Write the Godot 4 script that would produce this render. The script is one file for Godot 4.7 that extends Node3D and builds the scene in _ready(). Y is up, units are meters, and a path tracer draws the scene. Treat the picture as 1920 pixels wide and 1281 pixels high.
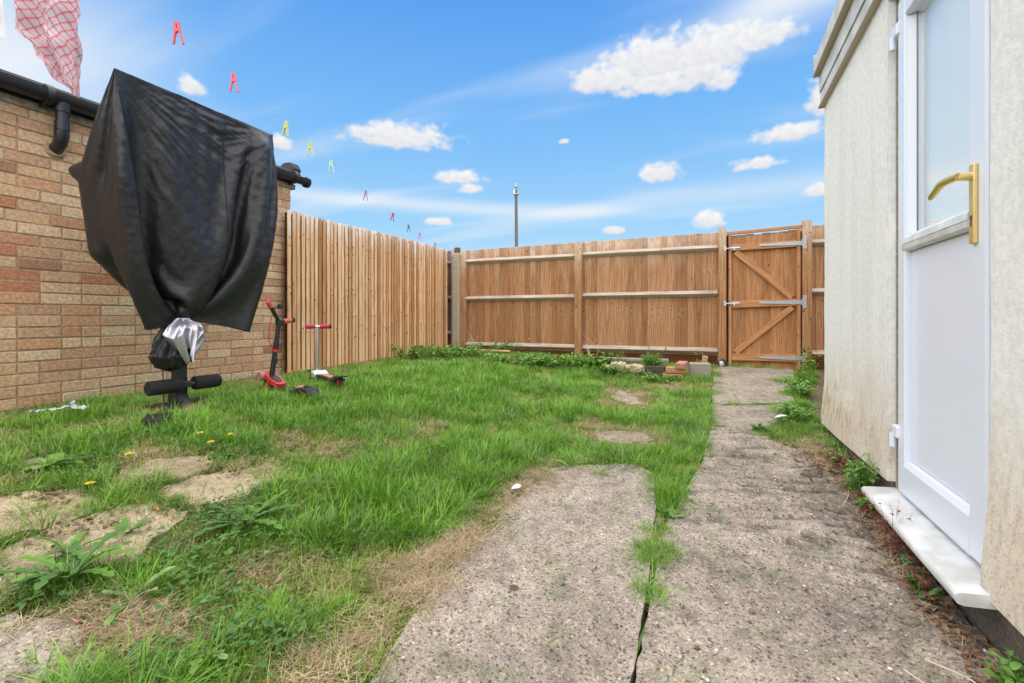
extends Node3D
# A small enclosed back garden: brick outbuilding and fence on the left, fence and gate behind, rendered house with a door on the right.

var used := {}
var M := {}
var rng := RandomNumberGenerator.new()
var nz := FastNoiseLite.new()
var slabs: Array = []          # outlines (X, Z) of every slab, so that ground and grass keep clear of them

func _ready() -> void:
	rng.seed = 4711
	nz.seed = 11; nz.frequency = 1.0; nz.fractal_type = FastNoiseLite.FRACTAL_FBM; nz.fractal_octaves = 3
	# ---- camera, sky, sun, exposure
	var cam := Camera3D.new(); cam.name = "camera"; add_child(cam)
	cam.keep_aspect = Camera3D.KEEP_HEIGHT
	cam.set_frustum(0.05 * 1281.0 / 890.0, Vector2(0, -0.05 * 45.5 / 890.0), 0.05, 600.0)
	cam.position = Vector3(0, 0.8, 0); cam.rotation_degrees = Vector3(0, 22.8, 0); cam.current = true
	var env := Environment.new()
	env.background_mode = Environment.BG_SKY
	var sky := Sky.new(); var pano := PanoramaSkyMaterial.new()
	pano.panorama = sky_image(); pano.filter = true
	sky.sky_material = pano; env.sky = sky
	env.background_energy_multiplier = 0.278
	env.tonemap_mode = Environment.TONE_MAPPER_LINEAR
	env.tonemap_exposure = 3.6
	env.sdfgi_enabled = true; env.ssao_enabled = true; env.ssil_enabled = true
	var we := WorldEnvironment.new(); we.name = "world_environment"; we.environment = env; add_child(we)
	var sun := DirectionalLight3D.new(); sun.name = "sun"; add_child(sun)
	sun.light_energy = 0.5; sun.light_color = Color(1.0, 0.96, 0.9); sun.light_angular_distance = 140.0; sun.shadow_enabled = true
	sun.look_at_from_position(Vector3(0.2, 7.5, 2.8), Vector3.ZERO, Vector3.UP)
	# ---- the place
	materials()
	ground_and_paths()
	brick_building()
	left_fence()
	rear_fence()
	old_fence()
	gate()
	house()
	utility_pole()
	concrete_post()
	gym()
	cover()
	scooters()
	washing()
	rubble()
	vegetation()
	litter()

# ------------------------------------------------------------------ naming
func numbered(n: String) -> String:
	if not used.has(n):
		used[n] = 0
		return n
	used[n] += 1
	return "%s_%03d" % [n, used[n]]

func meta(o: Node, label: String, category: String, group := "", kind := "") -> void:
	if label: o.set_meta("label", label)
	if category: o.set_meta("category", category)
	if group: o.set_meta("group", group)
	if kind: o.set_meta("kind", kind)

func thing(called: String, label: String, category: String, at := Vector3.ZERO, group := "") -> Node3D:
	var o := Node3D.new(); o.name = numbered(called); add_child(o); o.position = at
	meta(o, label, category, group)
	return o

func put(called: String, mesh: Mesh, m: Material, parent: Node = self, at := Transform3D.IDENTITY) -> MeshInstance3D:
	var o := MeshInstance3D.new(); o.mesh = mesh
	o.name = numbered(called) if parent == self else called
	if m: o.material_override = m
	o.transform = at
	parent.add_child(o, true)
	return o

func obj(called: String, st: SurfaceTool, m: Material, parent: Node = self) -> MeshInstance3D:
	return put(called, fin(st), m, parent)

func single(called: String, st: SurfaceTool, m: Material, label: String, category: String, group := "") -> MeshInstance3D:
	var o := obj(called, st, m); meta(o, label, category, group)
	return o

func struct(called: String, st: SurfaceTool, m: Material) -> MeshInstance3D:
	var o := obj(called, st, m); o.set_meta("kind", "structure")
	return o

# ------------------------------------------------------------------ mesh helpers
func new_st() -> SurfaceTool:
	var st := SurfaceTool.new(); st.begin(Mesh.PRIMITIVE_TRIANGLES)
	return st

func fin(st: SurfaceTool) -> ArrayMesh:
	st.generate_normals()
	st.index()
	return st.commit()

func tri(st: SurfaceTool, a: Vector3, b: Vector3, c: Vector3, hint: Vector3, ua := Vector2.ZERO, ub := Vector2.ZERO, uc := Vector2.ZERO) -> void:
	if (b - a).cross(c - a).dot(hint) > 0.0:
		st.set_uv(ua); st.add_vertex(a); st.set_uv(uc); st.add_vertex(c); st.set_uv(ub); st.add_vertex(b)
	else:
		st.set_uv(ua); st.add_vertex(a); st.set_uv(ub); st.add_vertex(b); st.set_uv(uc); st.add_vertex(c)

func uv_of(p: Vector3, mode: int, off: Vector2) -> Vector2:
	# wood grain: the texture is 0.5 m across the grain and 2 m along it
	if mode == 1: return Vector2((p.x + p.z) / 0.5 + off.x, 0.5 - p.y / 2.0 + off.y)
	if mode == 2: return Vector2((p.y + p.z) / 0.5 + off.x, 0.5 - p.x / 2.0 + off.y)
	if mode == 3: return Vector2((p.y + p.x) / 0.5 + off.x, 0.5 - p.z / 2.0 + off.y)
	return Vector2.ZERO

func poly(st: SurfaceTool, pts: Array, hint: Vector3, xf: Transform3D, mode := 0, off := Vector2.ZERO) -> void:
	var h := xf.basis * hint
	for i in range(1, pts.size() - 1):
		tri(st, xf * pts[0], xf * pts[i], xf * pts[i + 1], h, uv_of(pts[0], mode, off), uv_of(pts[i], mode, off), uv_of(pts[i + 1], mode, off))

func cbox(st: SurfaceTool, xf: Transform3D, size: Vector3, bev := 0.003, mode := 0, off := Vector2.ZERO) -> void:
	# a box with chamfered edges
	st.set_smooth_group(-1)
	var h := size / 2.0
	var b := minf(bev, minf(h.x, minf(h.y, h.z)) * 0.49)
	var P := func(ax: int, s: Vector3) -> Vector3:  # corner s of the face across axis ax
		var v := Vector3((h.x - b) * s.x, (h.y - b) * s.y, (h.z - b) * s.z)
		v[ax] = h[ax] * s[ax]
		return v
	for ax in 3:
		var a1 := (ax + 1) % 3
		var a2 := (ax + 2) % 3
		for sg in [-1.0, 1.0]:
			var pts: Array = []
			for c in [[-1.0, -1.0], [1.0, -1.0], [1.0, 1.0], [-1.0, 1.0]]:
				var s := Vector3.ZERO
				s[ax] = sg; s[a1] = c[0]; s[a2] = c[1]
				pts.append(P.call(ax, s))
			var hint := Vector3.ZERO
			hint[ax] = sg
			poly(st, pts, hint, xf, mode, off)
			for sg1 in [-1.0, 1.0]:   # the chamfers between this face and the next axis' faces
				var p: Vector3 = Vector3.ZERO
				p[ax] = sg; p[a1] = sg1; p[a2] = -1.0
				var q := p
				q[a2] = 1.0
				var hn := Vector3.ZERO
				hn[ax] = sg; hn[a1] = sg1
				poly(st, [P.call(ax, p), P.call(ax, q), P.call(a1, q), P.call(a1, p)], hn, xf, mode, off)
	for x in [-1.0, 1.0]:
		for y in [-1.0, 1.0]:
			for z in [-1.0, 1.0]:
				var s := Vector3(x, y, z)
				poly(st, [P.call(0, s), P.call(1, s), P.call(2, s)], s, xf, mode, off)

func box(st: SurfaceTool, lo: Vector3, hi: Vector3, bev := 0.003, mode := 0, off := Vector2.ZERO) -> void:
	cbox(st, Transform3D(Basis.IDENTITY, (lo + hi) / 2.0), hi - lo, bev, mode, off)

func extrude(st: SurfaceTool, prof: PackedVector2Array, length: float, xf: Transform3D, mode := 0, off := Vector2.ZERO, smooth := false) -> void:
	# a profile in the local XY plane, pulled along local Z from 0 to length
	var n := prof.size()
	var ctr := Vector2.ZERO
	for p in prof: ctr += p / n
	st.set_smooth_group(0 if smooth else -1)
	var area := 0.0
	for i in n:
		area += prof[i].cross(prof[(i + 1) % n])
	var sg := 1.0 if area > 0 else -1.0
	for i in n:
		var a := prof[i]
		var b := prof[(i + 1) % n]
		var e := (b - a).normalized() * sg
		poly(st, [Vector3(a.x, a.y, 0), Vector3(b.x, b.y, 0), Vector3(b.x, b.y, length), Vector3(a.x, a.y, length)], Vector3(e.y, -e.x, 0), xf, mode, off)
	st.set_smooth_group(-1)
	var ix := Geometry2D.triangulate_polygon(prof)
	for k in range(0, ix.size(), 3):
		for z in [0.0, length]:
			var t: Array = []
			for j in 3: t.append(Vector3(prof[ix[k + j]].x, prof[ix[k + j]].y, z))
			poly(st, t, Vector3(0, 0, -1 if z == 0.0 else 1), xf, mode, off)

func tube(st: SurfaceTool, pts: Array, rad: Array, sides := 10, caps := true) -> void:
	st.set_smooth_group(0)
	var rings: Array = []
	var up := Vector3.UP
	for i in pts.size():
		var d: Vector3 = (pts[mini(i + 1, pts.size() - 1)] - pts[maxi(i - 1, 0)]).normalized()
		if absf(d.dot(up)) > 0.95: up = Vector3.RIGHT if absf(d.x) < 0.9 else Vector3.BACK
		var s := d.cross(up).normalized()
		up = s.cross(d).normalized()
		var r: float = rad[mini(i, rad.size() - 1)]
		var ring: Array = []
		for k in sides:
			var a := TAU * k / sides
			ring.append(pts[i] + (s * cos(a) + up * sin(a)) * r)
		rings.append(ring)
	for i in rings.size() - 1:
		for k in sides:
			var a: Vector3 = rings[i][k]
			var b: Vector3 = rings[i][(k + 1) % sides]
			var c: Vector3 = rings[i + 1][(k + 1) % sides]
			var d: Vector3 = rings[i + 1][k]
			var hint: Vector3 = (a + b) / 2.0 - pts[i]
			if hint.length() < 1e-5: hint = (c + d) / 2.0 - pts[i + 1]
			tri(st, a, b, c, hint); tri(st, a, c, d, hint)
	if caps:
		st.set_smooth_group(-1)
		for e in [0, rings.size() - 1]:
			var o: Vector3 = pts[e] - pts[1 if e == 0 else e - 1]
			for k in range(1, sides - 1): tri(st, rings[e][0], rings[e][k], rings[e][k + 1], o)

func grid(st: SurfaceTool, nu: int, nv: int, f: Callable, wrap_u := false) -> void:
	# a smooth sheet f(u, v); the normals follow the order of u and v
	st.set_smooth_group(0)
	var P: PackedVector3Array = []
	P.resize((nu + 1) * (nv + 1))
	for j in nv + 1:
		for i in nu + 1:
			var u := float(i) / nu
			if wrap_u and i == nu: u = 0.0
			P[j * (nu + 1) + i] = f.call(u, float(j) / nv)
	for j in nv:
		for i in nu:
			var q := [[i, j], [i + 1, j], [i + 1, j + 1], [i, j], [i + 1, j + 1], [i, j + 1]]
			for c in q:
				st.set_uv(Vector2(float(c[0]) / nu, float(c[1]) / nv))
				st.add_vertex(P[c[1] * (nu + 1) + c[0]])

func many(called: String, mesh: Mesh, m: Material, xf: Array, cols: Array, label: String, category := "", parent: Node = self) -> MultiMeshInstance3D:
	var mm := MultiMesh.new()
	mm.transform_format = MultiMesh.TRANSFORM_3D; mm.use_colors = not cols.is_empty(); mm.mesh = mesh; mm.instance_count = xf.size()
	for i in xf.size():
		mm.set_instance_transform(i, xf[i])
		if not cols.is_empty(): mm.set_instance_color(i, cols[i])
	var o := MultiMeshInstance3D.new(); o.multimesh = mm
	o.name = numbered(called) if parent == self else called
	o.material_override = m
	parent.add_child(o, true)
	meta(o, label, category, "", "stuff")
	return o

func xform(at: Vector3, yaw := 0.0, s := 1.0, tilt := 0.0, tilt_dir := 0.0) -> Transform3D:
	var b := Basis(Vector3.UP, yaw)
	if tilt != 0.0: b = Basis(Vector3(cos(tilt_dir), 0, sin(tilt_dir)), tilt) * b
	return Transform3D(b.scaled_local(Vector3.ONE * s), at)

func rr(a: float, b: float) -> float: return rng.randf_range(a, b)

func lin(r: float, g: float, b: float) -> Color: return Color(r, g, b).linear_to_srgb()

func mat(r: float, g: float, b: float, rough := 0.8, metal := 0.0) -> StandardMaterial3D:
	var m := StandardMaterial3D.new()
	m.albedo_color = lin(r, g, b); m.roughness = rough; m.metallic = metal
	return m

func table(x: float, xs: Array, ys: Array) -> float:
	if x <= xs[0]: return ys[0]
	for i in range(1, xs.size()):
		if x <= xs[i]: return lerpf(ys[i - 1], ys[i], (x - xs[i - 1]) / (xs[i] - xs[i - 1]))
	return ys[-1]

func lay(x: float, z: float) -> float:
	# how the yard lies: the path falls towards the house, the lawn stands higher by the brick wall
	var base := table(-z, [0.3, 1.9, 4.0, 6.2, 7.0], [-0.19, -0.165, -0.01, 0.15, 0.17])
	var left := table(-z, [0.3, 1.5, 3.5, 5.0, 7.0], [0.15, 0.19, 0.21, 0.24, 0.26])
	return lerpf(base, left, smoothstep(0.0, 1.0, clampf((-0.5 - x) / 2.6, 0, 1)))

func on_ground(x: float, z: float, up := 0.0) -> Vector3: return Vector3(x, lay(x, z) + up, z)

# ------------------------------------------------------------------ sky
func sky_image() -> ImageTexture:
	var w := 3072
	var h := 1536
	var low := FastNoiseLite.new(); low.seed = 5; low.frequency = 1.0; low.fractal_octaves = 5; low.fractal_gain = 0.55
	var wisp := FastNoiseLite.new(); wisp.seed = 9; wisp.frequency = 1.0; wisp.fractal_octaves = 4
	# fair-weather cumulus: azimuth (degrees, 0 = straight up the garden), elevation, half width, half height
	var puffs: Array = [[-11.2, 25.9, 6.4, 2.2], [-6.3, 27.2, 6.6, 3.6], [-0.6, 27.0, 6.6, 3.3], [4.6, 27.3, 4.6, 1.9], [-5.3, 25.0, 6.0, 1.9], [-1.0, 25.4, 4.6, 2.2], [1.2, 24.6, 2.3, 1.9],
		[-36.0, 20.1, 7.4, 2.2], [-29.3, 16.2, 3.6, 1.2], [-27.7, 15.0, 1.9, 0.9], [-31.6, 11.2, 2.0, 0.8], [-5.5, 16.0, 2.9, 1.5], [4.4, 15.9, 3.0, 1.0], [7.4, 18.4, 4.2, 1.2],
		[-0.1, 10.5, 2.4, 1.4], [9.8, 12.6, 1.6, 1.0], [-56.9, 21.8, 1.4, 1.3], [-49.0, 18.2, 1.6, 1.0], [-10.7, 10.1, 1.8, 0.7], [-16.5, 20.2, 0.8, 0.4], [10.6, 21.0, 2.0, 2.6]]
	var r2 := RandomNumberGenerator.new(); r2.seed = 77
	for k in 150:
		var az := r2.randf_range(-180, 180)
		var el := r2.randf_range(3, 80)
		var s := (0.6 + el / 28.0) * r2.randf_range(0.8, 2.2)
		if absf(az + 22.8) < 52.0 and el < 38.0: continue
		var wide := s * 2.6 / maxf(cos(deg_to_rad(el)), 0.25)
		for j in 3:
			puffs.append([az + r2.randf_range(-0.7, 0.7) * wide, el + r2.randf_range(-0.3, 0.3) * s, wide * r2.randf_range(0.5, 1.0), s * r2.randf_range(0.6, 1.0)])
	# the clouds' cover and their height above the base, drawn puff by puff
	var cover_: PackedFloat32Array = []
	var tall: PackedFloat32Array = []
	cover_.resize(w * h); tall.resize(w * h)
	for p in puffs:
		var x0 := int((p[0] - p[2] * 1.6) / 360.0 * w)
		var x1 := int((p[0] + p[2] * 1.6) / 360.0 * w)
		var y0 := maxi(int((90.0 - p[1] - p[3] * 1.8) / 180.0 * h), 0)
		var y1 := mini(int((90.0 - p[1] + p[3] * 1.8) / 180.0 * h), h / 2 - 1)
		for y in range(y0, y1 + 1):
			var ev: float = 90.0 - (y + 0.5) / h * 180.0
			var dy: float = (ev - p[1]) / p[3]
			if dy < 0.0: dy *= 1.7
			for xx in range(x0, x1 + 1):
				var x := posmod(xx, w)
				var av: float = (xx + 0.5) / w * 360.0
				var dx: float = (av - p[0]) / p[2]
				var n := low.get_noise_3d(av * 0.36 * 60.0 / 60.0, ev * 0.62, 3.0)
				var d := 1.0 - sqrt(dx * dx + dy * dy) + n * 0.52
				var i := y * w + x
				if d > cover_[i]:
					cover_[i] = d
					tall[i] = (ev - p[1]) / p[3]
	var im := Image.create(w, h, false, Image.FORMAT_RGBF)
	for y in h:
		var el := PI / 2.0 - (y + 0.5) / h * PI
		var deg := rad_to_deg(el)
		if deg < -1.0:
			continue
		var t := clampf(deg / 36.0, 0.0, 1.0)
		var blue: Color = Color(0.66, 0.84, 0.96)
		if t < 0.3: blue = blue.lerp(Color(0.36, 0.67, 0.97), t / 0.3)
		elif t < 0.6: blue = Color(0.36, 0.67, 0.97).lerp(Color(0.205, 0.51, 0.95), (t - 0.3) / 0.3)
		else: blue = Color(0.205, 0.51, 0.95).lerp(Color(0.09, 0.335, 0.86), (t - 0.6) / 0.4)
		for x in w:
			var az := wrapf((x + 0.5) / w * 360.0, -180.0, 180.0)
			var c := blue
			# thin high cloud in streaks, thicker away to the left
			var a := deg_to_rad(az)
			var ce := maxf(sin(el), 0.03)
			var px := sin(a) * cos(el) / (ce + 0.12)
			var pz := cos(a) * cos(el) / (ce + 0.12)
			var n := wisp.get_noise_2d(px * 0.35 + 4.0, pz * 1.5) * 0.5 + 0.5
			var veil := smoothstep(0.52, 0.85, n) * 0.34
			veil += 0.9 * smoothstep(-52.0, -72.0, az) * (0.75 + 0.25 * n) * smoothstep(36.0, 20.0, deg) * smoothstep(-150.0, -100.0, az) if az < -50.0 else 0.0
			if az > -68.0 and az < 34.0:
				var was := veil
				veil = 0.0
				veil += 0.62 * exp(-pow((deg - 12.9 - 0.4 * sin(az * 0.11)) / 0.85, 2.0)) * smoothstep(0.25, 0.6, n + 0.25) * smoothstep(-4.0, -14.0, az)
				veil += 0.40 * exp(-pow((deg - 13.4) / 1.3, 2.0)) * smoothstep(-14.0, -4.0, az)
				veil += 0.75 * exp(-pow((deg - 30.0 - (az - 6.0) * 0.12) / 2.1, 2.0)) * smoothstep(-4.0, 6.0, az) * smoothstep(0.3, 0.6, n + 0.15)
				veil = was + veil * smoothstep(-68.0, -50.0, az) * smoothstep(34.0, 14.0, az)
			c = c.lerp(Color(0.86, 0.91, 0.96), clampf(veil, 0.0, 0.93))
			var i := y * w + x
			var cv := cover_[i]
			if cv > 0.0:
				var fine := low.get_noise_3d(az * 0.9, deg * 1.2, 8.0)
				var al := smoothstep(0.0, 0.50, cv + fine * 0.12)
				var lit := clampf(0.66 + 0.42 * tall[i] + fine * 0.30, 0.0, 1.0)
				c = c.lerp(Color(0.60, 0.63, 0.71).lerp(Color(0.97, 0.96, 0.95), lit), al * 0.97)
			im.set_pixel(x, y, c)
	# below the horizon: one dull colour
	im.fill_rect(Rect2i(0, h / 2 + 8, w, h / 2 - 8), Color(0.16, 0.17, 0.14))
	return ImageTexture.create_from_image(im)

# ------------------------------------------------------------------ materials and computed textures
func tex(im: Image, mip := true) -> ImageTexture:
	if mip: im.generate_mipmaps()
	return ImageTexture.create_from_image(im)

func noise_tex(freq: float, seed_: int, size: int, lo: Color, hi: Color, oct := 4, normal := 0.0) -> NoiseTexture2D:
	var n := FastNoiseLite.new(); n.seed = seed_; n.frequency = freq; n.fractal_octaves = oct
	var t := NoiseTexture2D.new(); t.width = size; t.height = size; t.seamless = true; t.noise = n; t.generate_mipmaps = false
	if normal > 0.0:
		t.as_normal_map = true; t.bump_strength = normal
	else:
		var g := Gradient.new(); g.set_color(0, lo); g.set_color(1, hi); g.set_offset(0, 0.2); g.set_offset(1, 0.8)
		t.color_ramp = g
	return t

func wood_image(seed_: int, base: Color, dark: Color, grey: Color, grey_top: float, wet: Color, knots: int) -> ImageTexture:
	# 0.5 m across the grain, 2 m along it; weathered grey towards the top end, darker and redder near the ground
	var w := 512
	var h := 1024
	var g := FastNoiseLite.new(); g.seed = seed_; g.frequency = 1.0; g.fractal_octaves = 4
	var r := RandomNumberGenerator.new(); r.seed = seed_
	var warp: PackedFloat32Array = []
	var kdark: PackedFloat32Array = []
	warp.resize(w * h); kdark.resize(w * h)
	for k in knots:
		var kx := r.randf_range(0, w)
		var ky := r.randf_range(0, h)
		var kr := r.randf_range(3.0, 9.5)
		for y in range(maxi(0, int(ky - kr * 7)), mini(h, int(ky + kr * 7))):
			for x in range(maxi(0, int(kx - kr * 4)), mini(w, int(kx + kr * 4))):
				var dx := (x - kx) / kr
				var dy := (y - ky) / (kr * 0.62)
				var d := sqrt(dx * dx + dy * dy)
				var i := y * w + x
				warp[i] += kr * 0.9 * exp(-(dx * dx * 0.25 + dy * dy * 0.02)) * signf(dx)
				if d < 1.35: kdark[i] = maxf(kdark[i], smoothstep(1.35, 0.7, d) * (0.6 + 0.4 * absf(sin(d * 9.0))))
	var buf := PackedByteArray(); buf.resize(w * h * 3)
	for y in h:
		var v := float(y) / h
		var gt := smoothstep(grey_top, 0.0, v) if grey_top > 0.0 else 0.0
		var wt := smoothstep(0.55, 1.0, v)
		for x in w:
			var i := y * w + x
			var gx := x - warp[i]
			var a := g.get_noise_2d(gx * 0.055, y * 0.0035)
			var b := g.get_noise_2d(gx * 0.42 + 90.0, y * 0.012)
			var c0 := g.get_noise_2d(x * 0.02 + 300.0, y * 0.01)
			var k := clampf(0.45 + a * 1.0 + b * 0.65, 0.0, 1.0)
			var c := dark.lerp(base, k)
			c = c.lerp(wet, clampf(wt * 0.6 + c0 * 0.5, 0.0, 0.8))
			c = c.lerp(grey, clampf(gt * 0.85 + c0 * 0.7 * gt, 0.0, 0.9))
			c = c.lerp(Color(dark.r * 0.45, dark.g * 0.36, dark.b * 0.32), kdark[i] * 0.78)
			buf[i * 3] = int(clampf(c.r, 0, 1) * 255); buf[i * 3 + 1] = int(clampf(c.g, 0, 1) * 255); buf[i * 3 + 2] = int(clampf(c.b, 0, 1) * 255)
	return tex(Image.create_from_data(w, h, false, Image.FORMAT_RGB8, buf))

func wood(t: Texture2D, tint: Color) -> StandardMaterial3D:
	var m := StandardMaterial3D.new()
	m.albedo_texture = t; m.albedo_color = tint; m.roughness = 0.85; m.metallic_specular = 0.3
	return m

func aggregate_images() -> Array:
	# worn concrete, one metre square: a fine matrix with thousands of exposed stones; colour and height
	var n := 1024
	var g := FastNoiseLite.new(); g.seed = 31; g.frequency = 1.0; g.fractal_octaves = 4
	var col := Image.create(n, n, false, Image.FORMAT_RGB8)
	var hi := Image.create(n, n, false, Image.FORMAT_RGB8)
	var cb := PackedByteArray(); cb.resize(n * n * 3)
	var hb := PackedFloat32Array(); hb.resize(n * n)
	var r := RandomNumberGenerator.new(); r.seed = 8
	var half := PackedFloat32Array(); half.resize(n * n / 4)
	for i in n * n / 4: half[i] = r.randf()
	for y in n:
		for x in n:
			var a := TAU * x / n
			var b := TAU * y / n
			var i := y * n + x
			var big := g.get_noise_3d(cos(a) * 2.0 + sin(b) * 0.7, sin(a) * 2.0, cos(b) * 2.0 + sin(b) * 1.3)
			var f := r.randf() * 0.6 + half[(y / 2) * (n / 2) + x / 2] * 0.4
			var mid := g.get_noise_3d(cos(a) * 11.0 + 20.0, sin(a) * 11.0 + cos(b) * 11.0, sin(b) * 11.0)
			var v := 0.71 + big * 0.12 + mid * 0.18 + (f - 0.5) * 0.36
			cb[i * 3] = int(clampf(v * 1.0, 0, 1) * 255); cb[i * 3 + 1] = int(clampf(v * 0.935, 0, 1) * 255); cb[i * 3 + 2] = int(clampf(v * 0.87, 0, 1) * 255)
			hb[i] = 0.35 + f * 0.12
	var tones := [Color(0.84, 0.77, 0.70), Color(0.90, 0.85, 0.79), Color(0.66, 0.57, 0.51), Color(0.54, 0.47, 0.43), Color(0.73, 0.63, 0.55), Color(0.73, 0.66, 0.60), Color(0.50, 0.40, 0.34), Color(0.79, 0.71, 0.63)]
	for k in 36000:
		var cx := r.randi_range(0, n - 1)
		var cy := r.randi_range(0, n - 1)
		var ra := 0.9 + pow(r.randf(), 5.0) * 5.0
		var rb := ra * r.randf_range(0.55, 1.0)
		var th := r.randf() * PI
		var t: Color = tones[r.randi_range(0, 7)]
		var up := r.randf_range(0.1, 0.6)
		var pit := r.randf() < 0.25
		var ri := int(ceil(ra))
		for dy in range(-ri, ri + 1):
			for dx in range(-ri, ri + 1):
				var u := (dx * cos(th) + dy * sin(th)) / ra
				var v := (-dx * sin(th) + dy * cos(th)) / rb
				var d := u * u + v * v
				if d > 1.0: continue
				var i := posmod(cy + dy, n) * n + posmod(cx + dx, n)
				if pit:
					cb[i * 3] = int(cb[i * 3] * 0.72); cb[i * 3 + 1] = int(cb[i * 3 + 1] * 0.70); cb[i * 3 + 2] = int(cb[i * 3 + 2] * 0.68)
					hb[i] = minf(hb[i], 0.12)
				else:
					cb[i * 3] = int(t.r * 255); cb[i * 3 + 1] = int(t.g * 255); cb[i * 3 + 2] = int(t.b * 255)
					hb[i] = 0.4 + up * sqrt(1.0 - d)
	var nb := PackedByteArray(); nb.resize(n * n * 3)
	for y in n:
		for x in n:
			var dx := (hb[y * n + (x + 1) % n] - hb[y * n + (x + n - 1) % n]) * 1.1
			var dy := (hb[((y + 1) % n) * n + x] - hb[((y + n - 1) % n) * n + x]) * 1.1
			var v := Vector3(-dx, dy, 1.0).normalized()
			var i := (y * n + x) * 3
			nb[i] = int((v.x * 0.5 + 0.5) * 255); nb[i + 1] = int((v.y * 0.5 + 0.5) * 255); nb[i + 2] = int((v.z * 0.5 + 0.5) * 255)
	col.set_data(n, n, false, Image.FORMAT_RGB8, cb)
	hi.set_data(n, n, false, Image.FORMAT_RGB8, nb)
	return [tex(col), tex(hi)]

func render_image() -> ImageTexture:
	# the house's render, 4 m along the wall by 3 m high: chalky off-white, streaked by rain, tan where soil splashes, black mould specks low down
	var w := 1024
	var h := 768
	var g := FastNoiseLite.new(); g.seed = 51; g.frequency = 1.0; g.fractal_octaves = 4
	var buf := PackedByteArray(); buf.resize(w * h * 3)
	for y in h:
		var up := 2.7 - (y + 0.5) / h * 3.0     # metres above the datum
		for x in w:
			var along := (x + 0.5) / w * 4.0      # metres from the far corner
			var streak := g.get_noise_2d(along * 5.0, up * 0.6)
			var fine := g.get_noise_2d(along * 26.0 + 7.0, up * 22.0)
			var blot := g.get_noise_2d(along * 2.6 + 40.0, up * 2.2)
			var c := Color(0.91, 0.905, 0.885)
			c = c.lerp(Color(0.76, 0.76, 0.73), clampf(0.05 + streak * 0.26, 0.0, 0.3))
			var low := smoothstep(0.75, 0.05, up)
			c = c.lerp(Color(0.80, 0.72, 0.60), clampf(low * 0.55 + blot * 0.5 * low, 0.0, 0.75))
			var rust := smoothstep(0.12, 0.5, g.get_noise_2d(along * 17.0 + 11.0, up * 5.0 + 5.0)) * smoothstep(0.55, 0.15, up) * (0.35 + 0.65 * smoothstep(0.9, 0.2, along))
			c = c.lerp(Color(0.55, 0.42, 0.29), rust * 0.6)
			var speck := smoothstep(0.25, 0.55, g.get_noise_2d(along * 80.0, up * 80.0 + 9.0)) * clampf(smoothstep(0.6, 0.1, up) + blot * 0.6, 0.0, 1.0)
			c = c.lerp(Color(0.36, 0.31, 0.25), speck * 0.42)
			c = c * (1.0 + fine * 0.06)
			var i := (y * w + x) * 3
			buf[i] = int(clampf(c.r, 0, 1) * 255); buf[i + 1] = int(clampf(c.g, 0, 1) * 255); buf[i + 2] = int(clampf(c.b, 0, 1) * 255)
	return tex(Image.create_from_data(w, h, false, Image.FORMAT_RGB8, buf))

func towel_image() -> ImageTexture:
	var n := 512
	var buf := PackedByteArray(); buf.resize(n * n * 3)
	for y in n:
		for x in n:
			var c := Color(0.78, 0.74, 0.76)
			var a := posmod(x, 64)
			var b := posmod(y, 64)
			var l := 0.0
			if a < 9: l += 0.6
			if b < 9: l += 0.6
			if a > 10 and a < 16: l += 0.22
			if b > 10 and b < 16: l += 0.22
			if (x + y) % 4 < 2: l *= 0.8
			c = c.lerp(Color(0.82, 0.14, 0.24), clampf(l, 0.0, 0.85))
			var i := (y * n + x) * 3
			buf[i] = int(c.r * 255); buf[i + 1] = int(c.g * 255); buf[i + 2] = int(c.b * 255)
	return tex(Image.create_from_data(n, n, false, Image.FORMAT_RGB8, buf))

func triplanar(m: StandardMaterial3D, s: float) -> StandardMaterial3D:
	m.uv1_triplanar = true; m.uv1_world_triplanar = true; m.uv1_scale = Vector3.ONE * s
	return m

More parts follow.
